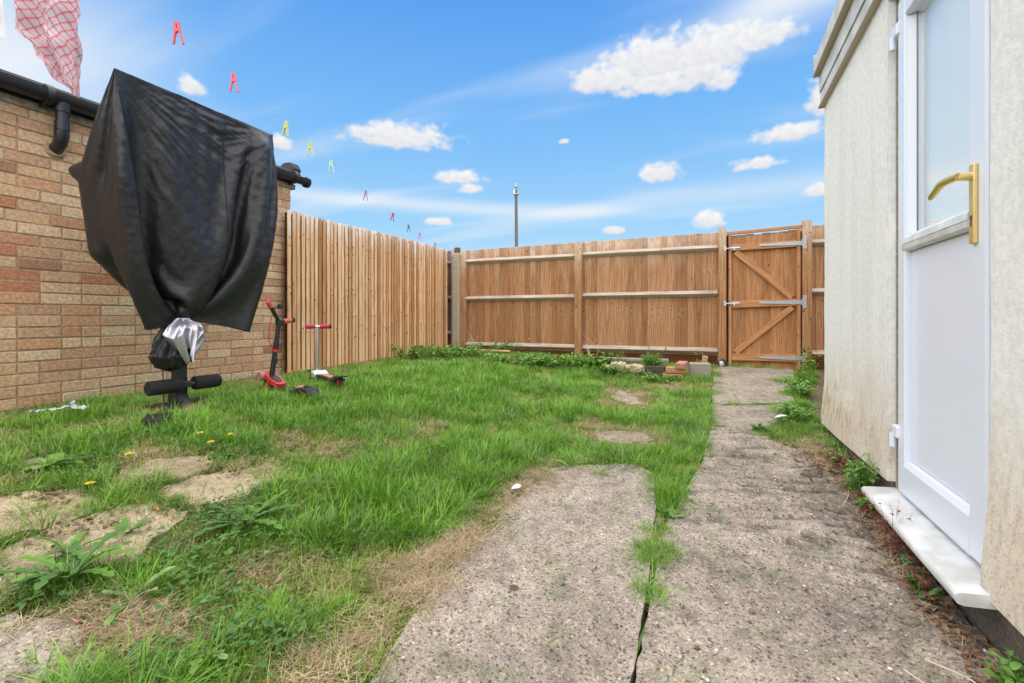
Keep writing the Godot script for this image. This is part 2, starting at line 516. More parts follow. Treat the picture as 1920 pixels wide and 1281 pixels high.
func materials() -> void:
	# wood
	var t_back := wood_image(3, Color(0.745, 0.595, 0.455), Color(0.57, 0.41, 0.285), Color(0.80, 0.73, 0.68), 0.30, Color(0.655, 0.465, 0.315), 46)
	var t_slat := wood_image(17, Color(0.90, 0.755, 0.605), Color(0.75, 0.57, 0.41), Color(0.90, 0.85, 0.82), 0.24, Color(0.87, 0.70, 0.53), 46)
	var t_gate := wood_image(29, Color(0.725, 0.535, 0.37), Color(0.575, 0.395, 0.255), Color(0.74, 0.58, 0.45), 0.1, Color(0.73, 0.53, 0.36), 26)
	var t_rail := wood_image(41, Color(0.80, 0.75, 0.71), Color(0.66, 0.59, 0.53), Color(0.8, 0.75, 0.7), 0.0, Color(0.74, 0.67, 0.6), 16)
	var t_old := wood_image(47, Color(0.40, 0.36, 0.34), Color(0.25, 0.22, 0.21), Color(0.5, 0.46, 0.44), 0.4, Color(0.36, 0.28, 0.23), 20)
	M.back = []
	for c in [Color(1, 1, 1), Color(0.95, 0.92, 0.89), Color(1.05, 1.03, 1.0), Color(0.97, 0.92, 0.87), Color(1.06, 1.05, 1.05), Color(0.92, 0.88, 0.84)]: M.back.append(wood(t_back, c))
	M.slat = []
	for c in [Color(1.04, 1.04, 1.04), Color(0.93, 0.86, 0.79), Color(1.09, 1.10, 1.11), Color(1.0, 0.94, 0.88), Color(0.86, 0.77, 0.68)]: M.slat.append(wood(t_slat, c))
	M.slat_back = wood(t_gate, Color(0.42, 0.35, 0.30))  # tinted dark, so the shade between the slats sits in the wood colour
	M.gate = []
	for c in [Color(1.05, 1.06, 1.08), Color(0.99, 0.99, 0.99), Color(1.1, 1.1, 1.1)]: M.gate.append(wood(t_gate, c))
	M.gate_frame = wood(t_gate, Color(1.12, 1.12, 1.14))
	M.post = wood(t_back, Color(1.02, 1.0, 0.96))
	M.rail = wood(t_rail, Color(1, 1, 1))
	M.old = wood(t_old, Color(1, 1, 1)); M.old_rail = wood(t_old, Color(1.5, 1.5, 1.5))
	M.gravel_board = wood(t_gate, Color(0.62, 0.55, 0.5))
	# brick
	var speck := noise_tex(0.022, 61, 512, Color(0.84, 0.82, 0.80), Color(1, 1, 1), 3)
	var bn := noise_tex(0.06, 62, 512, Color.BLACK, Color.WHITE, 4, 5.0)
	M.brick = []
	for c in [[0.72, 0.475, 0.275], [0.76, 0.52, 0.315], [0.63, 0.33, 0.185], [0.57, 0.25, 0.135], [0.63, 0.38, 0.235], [0.67, 0.42, 0.26], [0.80, 0.59, 0.38], [0.45, 0.245, 0.155], [0.70, 0.395, 0.22]]:
		var m := triplanar(mat(c[0], c[1], c[2], 0.92), 3.1)
		m.albedo_texture = speck; m.normal_enabled = true; m.normal_texture = bn; m.normal_scale = 0.14
		M.brick.append(m)
	M.mortar = triplanar(mat(0.50, 0.365, 0.24, 0.95), 2.3); M.mortar.albedo_texture = speck; M.mortar.normal_enabled = true; M.mortar.normal_texture = bn; M.mortar.normal_scale = 0.6
	# concrete
	var agg := aggregate_images()
	var c1 := triplanar(mat(1, 1, 1, 0.93), 1.0)
	c1.albedo_color = Color(0.93, 0.925, 0.91); c1.albedo_texture = agg[0]; c1.normal_enabled = true; c1.normal_texture = agg[1]; c1.normal_scale = 1.0; c1.vertex_color_use_as_albedo = true; c1.uv1_triplanar_sharpness = 4.0
	M.concrete = c1
	var sm := noise_tex(0.02, 71, 512, Color(0.78, 0.76, 0.73), Color(1, 1, 1), 5)
	M.smooth_concrete = triplanar(mat(0.41, 0.35, 0.28, 0.93), 1.7); M.smooth_concrete.albedo_texture = sm; M.smooth_concrete.normal_enabled = true; M.smooth_concrete.normal_texture = bn; M.smooth_concrete.normal_scale = 0.5; M.smooth_concrete.vertex_color_use_as_albedo = true
	M.flag = triplanar(mat(0.56, 0.46, 0.32, 0.93), 2.2); M.flag.albedo_color = Color(1.0, 0.97, 0.87); M.flag.albedo_texture = agg[0]; M.flag.normal_enabled = true; M.flag.normal_texture = agg[1]; M.flag.normal_scale = 0.9; M.flag.vertex_color_use_as_albedo = true
	M.post_concrete = triplanar(mat(0.52, 0.45, 0.34, 0.95), 3.0); M.post_concrete.albedo_texture = speck; M.post_concrete.normal_enabled = true; M.post_concrete.normal_texture = bn
	M.plinth = triplanar(mat(0.16, 0.14, 0.115, 0.95), 2.6); M.plinth.albedo_texture = speck; M.plinth.normal_enabled = true; M.plinth.normal_texture = bn; M.plinth.normal_scale = 1.2
	M.soil = triplanar(mat(0.26, 0.21, 0.12, 1.0), 1.3)
	M.soil.albedo_texture = noise_tex(0.05, 81, 512, Color(0.5, 0.46, 0.4), Color(1, 1, 1), 5); M.soil.normal_enabled = true; M.soil.normal_texture = bn; M.soil.normal_scale = 2.0
	# house
	M.render = StandardMaterial3D.new(); M.render.albedo_texture = render_image(); M.render.roughness = 0.95
	M.render.normal_enabled = true; M.render.normal_texture = noise_tex(0.22, 91, 1024, Color.BLACK, Color.WHITE, 3, 2.0); M.render.normal_scale = 0.20
	M.upvc = mat(0.75, 0.80, 0.89, 0.28)
	M.upvc_dirty = mat(0.80, 0.81, 0.83, 0.4); M.upvc_dirty.albedo_texture = noise_tex(0.012, 95, 512, Color(0.86, 0.86, 0.82), Color(1, 1, 1), 5); triplanar(M.upvc_dirty, 1.3)
	M.fascia = mat(0.74, 0.72, 0.71, 0.5); M.fascia.albedo_texture = M.upvc_dirty.albedo_texture; triplanar(M.fascia, 0.9)
	M.fascia_trim = mat(0.50, 0.42, 0.36, 0.6)
	M.gasket = mat(0.03, 0.03, 0.03, 0.6)
	M.brass = mat(0.83, 0.62, 0.24, 0.32, 0.85)
	M.key = mat(0.10, 0.07, 0.05, 0.6)
	M.curtain = mat(0.88, 0.90, 0.90, 0.9)
	var gl := mat(1, 1, 1, 0.02); gl.transparency = BaseMaterial3D.TRANSPARENCY_ALPHA; gl.albedo_color = Color(0.92, 0.97, 0.97, 0.06); M.glass = gl
	M.roof = mat(0.10, 0.10, 0.11, 0.9)
	# metals, plastics, cloth
	M.black_plastic = mat(0.022, 0.022, 0.025, 0.38)
	M.felt = triplanar(mat(0.07, 0.066, 0.066, 0.95), 3.0); M.felt.albedo_texture = speck
	M.galv = mat(0.52, 0.55, 0.60, 0.42, 0.55)
	M.cover = mat(0.013, 0.0125, 0.0145, 0.43); M.cover.metallic_specular = 0.50
	M.cover.normal_enabled = true; M.cover.normal_texture = noise_tex(0.024, 101, 512, Color.BLACK, Color.WHITE, 4, 6.0); M.cover.normal_scale = 0.20; triplanar(M.cover, 2.6)
	M.seam = mat(0.010, 0.010, 0.011, 0.7)
	M.silver = mat(0.55, 0.53, 0.58, 0.34, 0.8)
	M.steel_black = mat(0.022, 0.022, 0.026, 0.45)
	M.foam = mat(0.012, 0.012, 0.013, 0.85)
	M.chrome = mat(0.62, 0.63, 0.65, 0.25, 0.9)
	M.red = mat(0.60, 0.035, 0.035, 0.35)
	M.pink_grip = mat(0.52, 0.02, 0.10, 0.55)
	M.red_grip = mat(0.62, 0.10, 0.10, 0.6)
	M.rubber = mat(0.02, 0.02, 0.02, 0.8)
	M.orange = mat(0.75, 0.25, 0.06, 0.5)
	M.white_plastic = mat(0.75, 0.76, 0.78, 0.4)
	M.deck_pink = mat(0.60, 0.25, 0.22, 0.6)
	M.yellow = mat(0.75, 0.60, 0.05, 0.5)
	M.towel = StandardMaterial3D.new(); M.towel.albedo_texture = towel_image(); M.towel.roughness = 0.95; M.towel.backlight_enabled = true; M.towel.backlight = Color(0.16, 0.13, 0.14)
	M.garment = mat(0.80, 0.80, 0.82, 0.9); M.garment.backlight_enabled = true; M.garment.backlight = Color(0.3, 0.3, 0.3)
	M.magenta = mat(0.62, 0.02, 0.20, 0.8)
	M.cord = mat(0.62, 0.66, 0.72, 0.6)
	M.string = mat(0.68, 0.58, 0.45, 0.9)
	M.pole = triplanar(mat(0.20, 0.185, 0.175, 0.9), 1.0); M.pole.albedo_texture = speck
	# plants
	M.grass = StandardMaterial3D.new(); M.grass.vertex_color_use_as_albedo = true; M.grass.roughness = 0.55; M.grass.metallic_specular = 0.35; M.grass.backlight_enabled = true; M.grass.backlight = Color(0.30, 0.36, 0.12)
	M.straw = StandardMaterial3D.new(); M.straw.vertex_color_use_as_albedo = true; M.straw.roughness = 0.8
	M.leaf = []
	for c in [[0.10, 0.23, 0.03], [0.14, 0.29, 0.045], [0.07, 0.165, 0.035], [0.18, 0.32, 0.06], [0.23, 0.34, 0.13]]:
		var m := mat(c[0], c[1], c[2], 0.5); m.metallic_specular = 0.4; m.backlight_enabled = true; m.backlight = Color(0.2, 0.3, 0.08); M.leaf.append(m)
	M.red_leaf = mat(0.21, 0.042, 0.04, 0.6); M.brown_leaf = mat(0.17, 0.085, 0.045, 0.8)
	M.petal = mat(0.85, 0.62, 0.02, 0.6)
	M.white_scrap = mat(0.75, 0.77, 0.78, 0.5)
	M.stone = triplanar(mat(0.62, 0.50, 0.36, 0.95), 4.0); M.stone.albedo_texture = speck; M.stone.normal_enabled = true; M.stone.normal_texture = bn
	M.block = triplanar(mat(0.42, 0.39, 0.33, 0.95), 4.0); M.block.albedo_texture = speck; M.block.normal_enabled = true; M.block.normal_texture = bn
	M.pebble = StandardMaterial3D.new(); M.pebble.vertex_color_use_as_albedo = true; M.pebble.roughness = 0.85

# ------------------------------------------------------------------ ground and paths
func in_slab(x: float, z: float, grow := 0.0) -> bool:
	for s in slabs:
		var b: Rect2 = s.box
		if b.grow(grow).has_point(Vector2(x, z)):
			if Geometry2D.is_point_in_polygon(Vector2(x, z), s.poly): return true
			if grow > 0.0:
				for k in 6:
					if Geometry2D.is_point_in_polygon(Vector2(x + cos(k * TAU / 6) * grow, z + sin(k * TAU / 6) * grow), s.poly): return true
	return false

func outline(pts: Array, rough: float, seed_: float) -> PackedVector2Array:
	# an outline with its edges broken up a little
	var out := PackedVector2Array()
	for i in pts.size():
		var a := Vector2(pts[i][0], pts[i][1])
		var b := Vector2(pts[(i + 1) % pts.size()][0], pts[(i + 1) % pts.size()][1])
		var n := maxi(1, int(a.distance_to(b) / 0.035))
		for k in n:
			var p := a.lerp(b, float(k) / n)
			p += Vector2(nz.get_noise_2d(p.x * 14.0 + seed_, p.y * 14.0), nz.get_noise_2d(p.x * 14.0, p.y * 14.0 + seed_ + 50.0)) * rough
			out.append(p)
	return out

func slab(called: String, pts: Array, rough: float, lift: float, cell: float, relief: Callable, tone: Callable, m: Material, parent: Node) -> void:
	var pg := outline(pts, rough, pts.size() * 3.1)
	var lo := pg[0]
	var hi := pg[0]
	for p in pg: lo = lo.min(p); hi = hi.max(p)
	slabs.append({"poly": pg, "box": Rect2(lo, hi - lo)})
	var st := new_st(); st.set_smooth_group(0)
	var top := func(x: float, z: float) -> Vector3: return Vector3(x, lay(x, z) + lift + relief.call(x, z), z)
	var nx := int(ceil((hi.x - lo.x) / cell))
	var ny := int(ceil((hi.y - lo.y) / cell))
	var cache := {}
	for j in ny:
		for i in nx:
			var c := lo + Vector2(i, j) * cell
			var q := [c, c + Vector2(cell, 0), c + Vector2(cell, cell), c + Vector2(0, cell)]
			var ins := 0
			for p in q:
				var kk := Vector2i(int(round((p.x - lo.x) / cell)), int(round((p.y - lo.y) / cell)))
				if not cache.has(kk): cache[kk] = Geometry2D.is_point_in_polygon(p, pg)
				if cache[kk]: ins += 1
			var parts: Array = []
			if ins == 4: parts = [PackedVector2Array(q)]
			elif ins > 0: parts = Geometry2D.intersect_polygons(PackedVector2Array(q), pg)
			for pp in parts:
				var ix := PackedInt32Array([0, 1, 2, 0, 2, 3]) if ins == 4 else Geometry2D.triangulate_polygon(pp)
				for k in range(0, ix.size(), 3):
					var t: Array = []
					for e in 3:
						t.append(top.call(pp[ix[k + e]].x, pp[ix[k + e]].y))
					if (t[1] - t[0]).cross(t[2] - t[0]).y > 0: t = [t[0], t[2], t[1]]
					for v in t:
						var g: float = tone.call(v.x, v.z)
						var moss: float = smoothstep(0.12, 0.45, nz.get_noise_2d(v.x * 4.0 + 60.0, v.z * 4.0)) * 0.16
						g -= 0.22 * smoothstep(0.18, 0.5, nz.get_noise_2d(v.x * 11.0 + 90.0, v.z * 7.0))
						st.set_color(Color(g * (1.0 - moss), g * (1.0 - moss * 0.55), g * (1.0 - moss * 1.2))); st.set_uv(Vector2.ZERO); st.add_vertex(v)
	st.set_smooth_group(-1)
	for i in pg.size():      # the broken edge, down into the soil
		var a := pg[i]
		var b := pg[(i + 1) % pg.size()]
		var ta: Vector3 = top.call(a.x, a.y)
		var tb: Vector3 = top.call(b.x, b.y)
		st.set_color(Color(0.8, 0.8, 0.8))
		var mid := (a + b) / 2.0
		var e := Vector2((b - a).y, -(b - a).x).normalized()
		if Geometry2D.is_point_in_polygon(mid + e * 0.004, pg): e = -e
		poly(st, [ta, tb, tb - Vector3(0, 0.09, 0), ta - Vector3(0, 0.09, 0)], Vector3(e.x, 0, e.y), Transform3D.IDENTITY)
	obj(called, st, m, parent)

func ground_and_paths() -> void:
	var path := Node3D.new(); path.name = "path"; path.set_meta("kind", "structure"); add_child(path)
	var paving := Node3D.new(); paving.name = "paving"; paving.set_meta("kind", "structure"); add_child(paving)
	var ridges := func(x: float, z: float) -> float:
		# tamped concrete: uneven ridges across the path, stronger half-way along
		var w := nz.get_noise_2d(x * 1.6, z * 1.6) * 0.05
		var s := nz.get_noise_2d(x * 2.2 + 9.0, (z + w + x * 0.22) * 20.0)
		var k := smoothstep(-1.5, -2.4, z) * smoothstep(-0.25, 0.25, x)
		return s * (0.005 + 0.017 * k) + nz.get_noise_2d(x * 30.0, z * 30.0) * 0.0035 + nz.get_noise_2d(x * 2.3, z * 2.3) * 0.012 - 0.02 * smoothstep(0.3, 0.8, x) * smoothstep(-1.5, -2.5, z)
	var even := func(x: float, z: float) -> float:
		var y := nz.get_noise_2d(x * 26.0, z * 26.0) * 0.003 + nz.get_noise_2d(x * 2.7 + 3.0, z * 2.7) * 0.012
		var broken := exp(-pow((x + 0.245) / 0.055, 2.0) - pow((z + 1.36) / 0.13, 2.0))       # the spalled edge beside the crack
		var hole := exp(-pow((x + 0.65) / 0.03, 2.0) - pow((z + 1.56) / 0.033, 2.0))
		return y - broken * (0.016 + 0.012 * nz.get_noise_2d(x * 50.0, z * 50.0)) - hole * 0.022
	var flat := func(x: float, z: float) -> float: return nz.get_noise_2d(x * 20.0, z * 20.0) * 0.003 + nz.get_noise_2d(x * 3.0, z * 3.0) * 0.008
	var worn := func(x: float, z: float) -> float: return nz.get_noise_2d(x * 22.0, z * 22.0) * 0.006 + nz.get_noise_2d(x * 6.0, z * 6.0) * 0.012
	var tone := func(x: float, z: float) -> float: return clampf(0.92 + nz.get_noise_2d(x * 1.7 + 20.0, z * 1.7) * 0.30 + nz.get_noise_2d(x * 9.0, z * 9.0) * 0.14, 0.6, 1.1)
	var furrow := func(x: float, z: float) -> float:      # how much darker the tone gets down in the furrows
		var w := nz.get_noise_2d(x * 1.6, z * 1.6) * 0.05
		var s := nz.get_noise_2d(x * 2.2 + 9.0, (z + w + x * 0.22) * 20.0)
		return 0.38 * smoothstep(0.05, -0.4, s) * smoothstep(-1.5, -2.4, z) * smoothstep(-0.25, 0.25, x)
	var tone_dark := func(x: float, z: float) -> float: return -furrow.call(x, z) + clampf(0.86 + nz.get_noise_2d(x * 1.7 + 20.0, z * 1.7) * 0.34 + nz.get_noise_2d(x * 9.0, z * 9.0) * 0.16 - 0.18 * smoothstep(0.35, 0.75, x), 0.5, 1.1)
	var tone_flag := func(x: float, z: float) -> float: return clampf(1.16 + nz.get_noise_2d(x * 5.0 + 20.0, z * 5.0) * 0.3, 0.85, 1.35)
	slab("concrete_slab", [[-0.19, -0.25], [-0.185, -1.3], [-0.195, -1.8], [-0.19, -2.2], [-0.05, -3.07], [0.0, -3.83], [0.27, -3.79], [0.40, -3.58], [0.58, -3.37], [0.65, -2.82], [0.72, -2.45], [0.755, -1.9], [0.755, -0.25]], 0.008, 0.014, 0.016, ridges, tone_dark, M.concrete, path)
	slab("concrete_slab", [[-0.80, -0.25], [-0.82, -1.0], [-0.88, -1.35], [-0.91, -1.85], [-0.89, -2.27], [-0.85, -2.67], [-0.72, -2.78], [-0.42, -2.88], [-0.31, -2.80], [-0.245, -2.36], [-0.230, -2.1], [-0.211, -1.79], [-0.197, -1.29], [-0.199, -0.25]], 0.007, 0.016, 0.018, even, tone, M.concrete, path)
	slab("concrete_slab", [[0.0, -3.86], [0.01, -4.52], [0.30, -4.57], [0.62, -4.70], [0.44, -4.05], [0.28, -3.84]], 0.02, 0.012, 0.03, flat, tone, M.smooth_concrete, path)
	slab("concrete_slab", [[0.01, -4.545], [0.02, -6.2], [0.10, -6.62], [0.92, -6.64], [0.80, -5.8], [0.66, -4.78], [0.30, -4.60]], 0.02, 0.013, 0.03, flat, tone, M.smooth_concrete, path)
	slab("concrete_slab", [[-0.78, -3.38], [-0.68, -3.53], [-0.43, -3.57], [-0.38, -3.36], [-0.55, -3.24], [-0.70, -3.22]], 0.03, 0.006, 0.02, even, tone, M.concrete, path)
	slab("concrete_slab", [[-0.88, -4.5], [-0.85, -4.88], [-0.66, -4.64], [-0.57, -4.4], [-0.7, -4.35]], 0.03, 0.006, 0.02, even, tone, M.concrete, path)
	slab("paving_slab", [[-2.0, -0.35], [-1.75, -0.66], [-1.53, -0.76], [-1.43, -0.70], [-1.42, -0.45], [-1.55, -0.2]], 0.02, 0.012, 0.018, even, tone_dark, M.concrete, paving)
	slab("paving_slab", [[-2.62, -0.62], [-2.46, -0.90], [-2.36, -1.06], [-2.20, -1.11], [-2.10, -0.97], [-2.18, -0.72], [-2.36, -0.45]], 0.03, 0.012, 0.02, worn, tone_flag, M.flag, paving)
	slab("paving_slab", [[-2.08, -0.70], [-2.11, -0.92], [-2.09, -1.17], [-1.90, -1.22], [-1.76, -0.97], [-1.90, -0.68]], 0.03, 0.012, 0.02, worn, tone_flag, M.flag, paving)
	slab("paving_slab", [[-2.32, -1.13], [-2.41, -1.32], [-2.33, -1.56], [-2.15, -1.52], [-2.20, -1.16]], 0.03, 0.012, 0.02, worn, tone, M.flag, paving)
	slab("paving_slab", [[-2.12, -1.22], [-2.12, -1.50], [-2.00, -1.76], [-1.84, -1.60], [-1.88, -1.30]], 0.03, 0.012, 0.02, worn, tone_flag, M.flag, paving)
	slab("paving_slab", [[-2.05, -0.60], [-1.97, -0.73], [-1.88, -0.75], [-1.82, -0.66], [-1.9, -0.5]], 0.02, 0.006, 0.02, worn, tone, M.flag, paving)
	slab("paving_slab", [[-2.80, -1.05], [-2.77, -1.22], [-2.65, -1.24], [-2.66, -1.06]], 0.03, 0.004, 0.02, worn, tone, M.flag, paving)
	# the ground: one sheet out to the horizon, finer inside the garden
	var xs: Array = [-500.0, -200.0, -80.0, -30.0, -14.0, -8.0, -5.5]
	var zs: Array = [-500.0, -200.0, -80.0, -30.0, -14.0, -9.0, -7.6]
	for i in 131: xs.append(-4.5 + i * 0.042)
	for x in [1.5, 3.0, 6.0, 14.0, 40.0, 120.0, 500.0]: xs.append(x)
	for i in 170: zs.append(-7.1 + i * 0.042)
	for z in [0.6, 2.0, 6.0, 14.0, 40.0, 120.0, 500.0]: zs.append(z)
	var st := new_st(); st.set_smooth_group(0)
	var P: Array = []
	for z in zs:
		for x in xs:
			var y := lay(x, z) - 0.012
			if absf(x) < 5.0 and z > -7.2 and z < 0.2:
				y += nz.get_noise_2d(x * 4.0, z * 4.0) * 0.016 + nz.get_noise_2d(x * 17.0, z * 17.0) * 0.008
				if in_slab(x, z, 0.02): y = lay(x, z) - 0.045
			P.append(Vector3(x, y, z))
	var w := xs.size()
	for j in zs.size() - 1:
		for i in w - 1:
			for c in [0, 1, w + 1, 0, w + 1, w]: st.add_vertex(P[j * w + i + c])
	struct("ground", st, M.soil)

# ------------------------------------------------------------------ left: brick outbuilding and fence
func brick_building() -> void:
	var g := thing("brick_outbuilding", "single storey outbuilding of mixed buff and red bricks with black gutter", "outbuilding", Vector3(-4.08, 0, -3.7))
	# local axes: x 0 is the face of the wall, z 0 its far corner
	var st := new_st()
	box(st, Vector3(-2.6, -0.3, 0.012), Vector3(-0.0055, 2.26, 4.4), 0.002)
	var wall := obj("wall", st, M.mortar, g)
	st = new_st(); box(st, Vector3(-0.05, 0.0, 0.03), Vector3(0.012, 0.30, 4.3), 0.01)
	var foot := obj("footing", st, M.block, g); foot.position.y = -0.10
	# bricks: meshes of a few lengths, four variants each, shared between the copies
	var meshes := {}
	for ln in [0.215, 0.1025, 0.16]:
		meshes[ln] = []
		for k in 5:
			st = new_st()
			cbox(st, Transform3D(Basis(Vector3.UP, rr(-0.006, 0.006)) * Basis(Vector3.BACK, rr(-0.01, 0.01)), Vector3.ZERO), Vector3(0.05, 0.067 + rr(-0.004, 0.001), ln + 0.003 + rr(-0.007, 0.001)), 0.0035)
			meshes[ln].append(fin(st))
	var rest := new_st()
	var course := 0
	var y := 0.215
	while y < 2.12:
		var z := 0.0
		var first := true
		while z < 4.0:
			var ln := 0.215
			if first and course % 2 == 1: ln = 0.1025
			elif rng.randf() < 0.10: ln = 0.1025
			elif rng.randf() < 0.03: ln = 0.16
			first = false
			var at := Vector3(-0.025 + rr(-0.004, 0.002), y + 0.0325, z + ln / 2.0)
			var m: Material = M.brick[pick_brick(z, y)]
			if z + ln < 2.36:
				put("brick", meshes[ln][rng.randi_range(0, 4)], m, wall, Transform3D(Basis.IDENTITY, at))
			else:
				cbox(rest, Transform3D(Basis.IDENTITY, at), Vector3(0.05, 0.064, ln), 0.004)
			z += ln + 0.010
		y += 0.075
		course += 1
	var more := obj("brickwork", rest, M.brick[1], g); more.set_meta("kind", "stuff")
	# eaves: pale soffit board, bearer, roof edge in mineral felt
	st = new_st(); box(st, Vector3(-0.06, 2.150, -0.045), Vector3(0.018, 2.200, 4.4), 0.003)
	obj("soffit_board", st, M.smooth_concrete, g)
	st = new_st(); box(st, Vector3(-0.06, 2.202, -0.02), Vector3(0.022, 2.275, 4.4), 0.003)
	obj("fascia", st, M.black_plastic, g)
	st = new_st(); extrude(st, PackedVector2Array([Vector2(-2.7, 2.280), Vector2(0.075, 2.280), Vector2(0.085, 2.300), Vector2(0.06, 2.325), Vector2(-0.1, 2.345), Vector2(-2.7, 2.385)]), 4.45, Transform3D(Basis.IDENTITY, Vector3(0, 0, -0.05)))
	obj("roof", st, M.felt, g)
	st = new_st(); extrude(st, PackedVector2Array([Vector2(-2.7, 2.275), Vector2(0.05, 2.275), Vector2(0.075, 2.355), Vector2(0.03, 2.415), Vector2(-0.06, 2.420), Vector2(-0.14, 2.375), Vector2(-2.7, 2.445)]), 0.10, Transform3D(Basis.IDENTITY, Vector3(0, 0, -0.065)))
	obj("verge", st, M.felt, g)
	# half-round gutter with a bead, its brackets and stop end
	var prof := PackedVector2Array()
	for i in 13:
		var a := PI + PI * i / 12.0
		prof.append(Vector2(cos(a), sin(a)) * 0.057)
	prof.append(Vector2(0.060, 0.006)); prof.append(Vector2(0.052, 0.006))
	for i in 13:
		var a := TAU - PI * i / 12.0
		prof.append(Vector2(cos(a), sin(a)) * 0.053)
	st = new_st(); extrude(st, prof, 4.5, Transform3D(Basis.IDENTITY, Vector3(0.085, 2.260, -0.14)), 0, Vector2.ZERO, true)
	var gut := obj("gutter", st, M.black_plastic, g)
	st = new_st(); tube(st, [Vector3(0.085, 2.240, -0.145), Vector3(0.085, 2.240, -0.11)], [0.055], 16)
	obj("stop_end", st, M.black_plastic, gut)
	for z in [0.04, 0.95, 2.02]:
		st = new_st()
		tube(st, [Vector3(0.085, 2.253, z - 0.02), Vector3(0.085, 2.253, z + 0.02)], [0.064], 16)
		box(st, Vector3(0.0, 2.177, z - 0.016), Vector3(0.07, 2.215, z + 0.016), 0.004)
		obj("bracket", st, M.black_plastic, gut)
	# the outlet and the short downpipe that turns into the wall
	st = new_st()
	tube(st, [Vector3(0.085, 2.245, 1.945), Vector3(0.085, 2.165, 1.945)], [0.048, 0.042], 18)
	tube(st, [Vector3(0.085, 2.170, 1.945), Vector3(0.085, 2.030, 1.945)], [0.035], 18)
	tube(st, [Vector3(0.085, 2.100, 1.945), Vector3(0.085, 2.045, 1.945)], [0.040], 18)
	tube(st, [Vector3(0.085, 2.040, 1.945), Vector3(0.083, 2.000, 1.945), Vector3(0.066, 1.965, 1.945), Vector3(0.03, 1.940, 1.945), Vector3(-0.03, 1.925, 1.945)], [0.040, 0.039, 0.038, 0.038, 0.038], 18)
	obj("downpipe", st, M.black_plastic, g)
	st = new_st(); tube(st, [Vector3(-0.004, 1.932, 1.945), Vector3(0.010, 1.937, 1.945)], [0.060, 0.052], 16)
	obj("mortar_collar", st, M.mortar, g)

func pick_brick(z: float, y: float) -> int:
	var n := nz.get_noise_2d(z * 3.0 + 5.0, y * 3.0)
	var r := rng.randf() + n * 0.35
	if y < 0.75: r += 0.22
	if r > 0.62: return [0, 1, 6, 5][rng.randi_range(0, 3)]
	if r > 0.30: return [0, 4, 5, 8, 1][rng.randi_range(0, 4)]
	return [2, 3, 7, 8, 4][rng.randi_range(0, 4)]

func left_fence() -> void:
	var f := thing("slatted_fence", "pale new timber fence of narrow upright slats beside the brick outbuilding", "fence", Vector3(-3.97, 0, -3.70))
	var n := 54
	var meshes: Array = []
	for k in 20:
		var st := new_st()
		cbox(st, Transform3D(Basis(Vector3.UP, rr(-0.02, 0.02)), Vector3.ZERO), Vector3(0.016, 1.7, 0.0425), 0.003, 1, Vector2(rr(0, 0.9), -0.075 + rr(0.0, 0.12)))
		meshes.append(fin(st))
	for i in n:
		var z := 0.115 - i * 0.0585
		var lo := lay(-3.9, -3.7 + z) + 0.05 - 0.03
		var hi := 1.895 + 0.008 * sin(i * 0.06) - 0.012 * exp(-pow((i - 12) / 8.0, 2.0)) + rr(-0.003, 0.003)
		put("slat", meshes[rng.randi_range(0, 19)], M.slat[[0, 0, 1, 2, 3, 4, 2, 2, 4][rng.randi_range(0, 8)]], f,
			Transform3D(Basis(Vector3.BACK, rr(-0.002, 0.002)) * Basis.from_scale(Vector3(1, (hi - lo) / 1.7, 1)), Vector3(rr(-0.003, 0.004), (hi + lo) / 2.0, z + rr(-0.003, 0.003))))
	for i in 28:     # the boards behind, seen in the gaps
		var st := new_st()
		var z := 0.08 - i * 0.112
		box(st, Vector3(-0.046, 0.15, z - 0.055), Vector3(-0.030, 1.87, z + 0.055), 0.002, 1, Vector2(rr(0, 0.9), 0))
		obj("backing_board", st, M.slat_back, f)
	for y in [0.45, 1.1, 1.65]:
		var st := new_st(); box(st, Vector3(-0.095, y - 0.04, -3.05), Vector3(-0.048, y + 0.04, 0.0), 0.003, 3, Vector2(rr(0, 0.9), 0))
		obj("rail", st, M.rail, f)
	for z in [-0.2, -1.6, -3.0]:
		var st := new_st(); box(st, Vector3(-0.20, -0.2, z - 0.05), Vector3(-0.098, 1.85, z + 0.05), 0.004, 1)
		obj("post", st, M.post, f)
	var st2 := new_st(); box(st2, Vector3(-0.028, -0.05, -3.06), Vector3(0.002, 0.255, 0.13), 0.004, 3, Vector2(0.3, 0.2))
	obj("gravel_board", st2, M.slat[4], f)

# ------------------------------------------------------------------ behind: fence, old fence, gate
func arris(st: SurfaceTool, x0: float, x1: float, y: float, z: float, off: Vector2) -> void:
	# a rail of triangular section, its wide face sloping up to the boards
	extrude(st, PackedVector2Array([Vector2(0, 0.042), Vector2(0.006, 0.042), Vector2(0.064, 0.002), Vector2(0.064, -0.006), Vector2(0.004, -0.042), Vector2(0, -0.042)]), x1 - x0, Transform3D(Basis(Vector3(0, 0, 1), Vector3.UP, Vector3(1, 0, 0)), Vector3(x0, y, z)), 3, off)

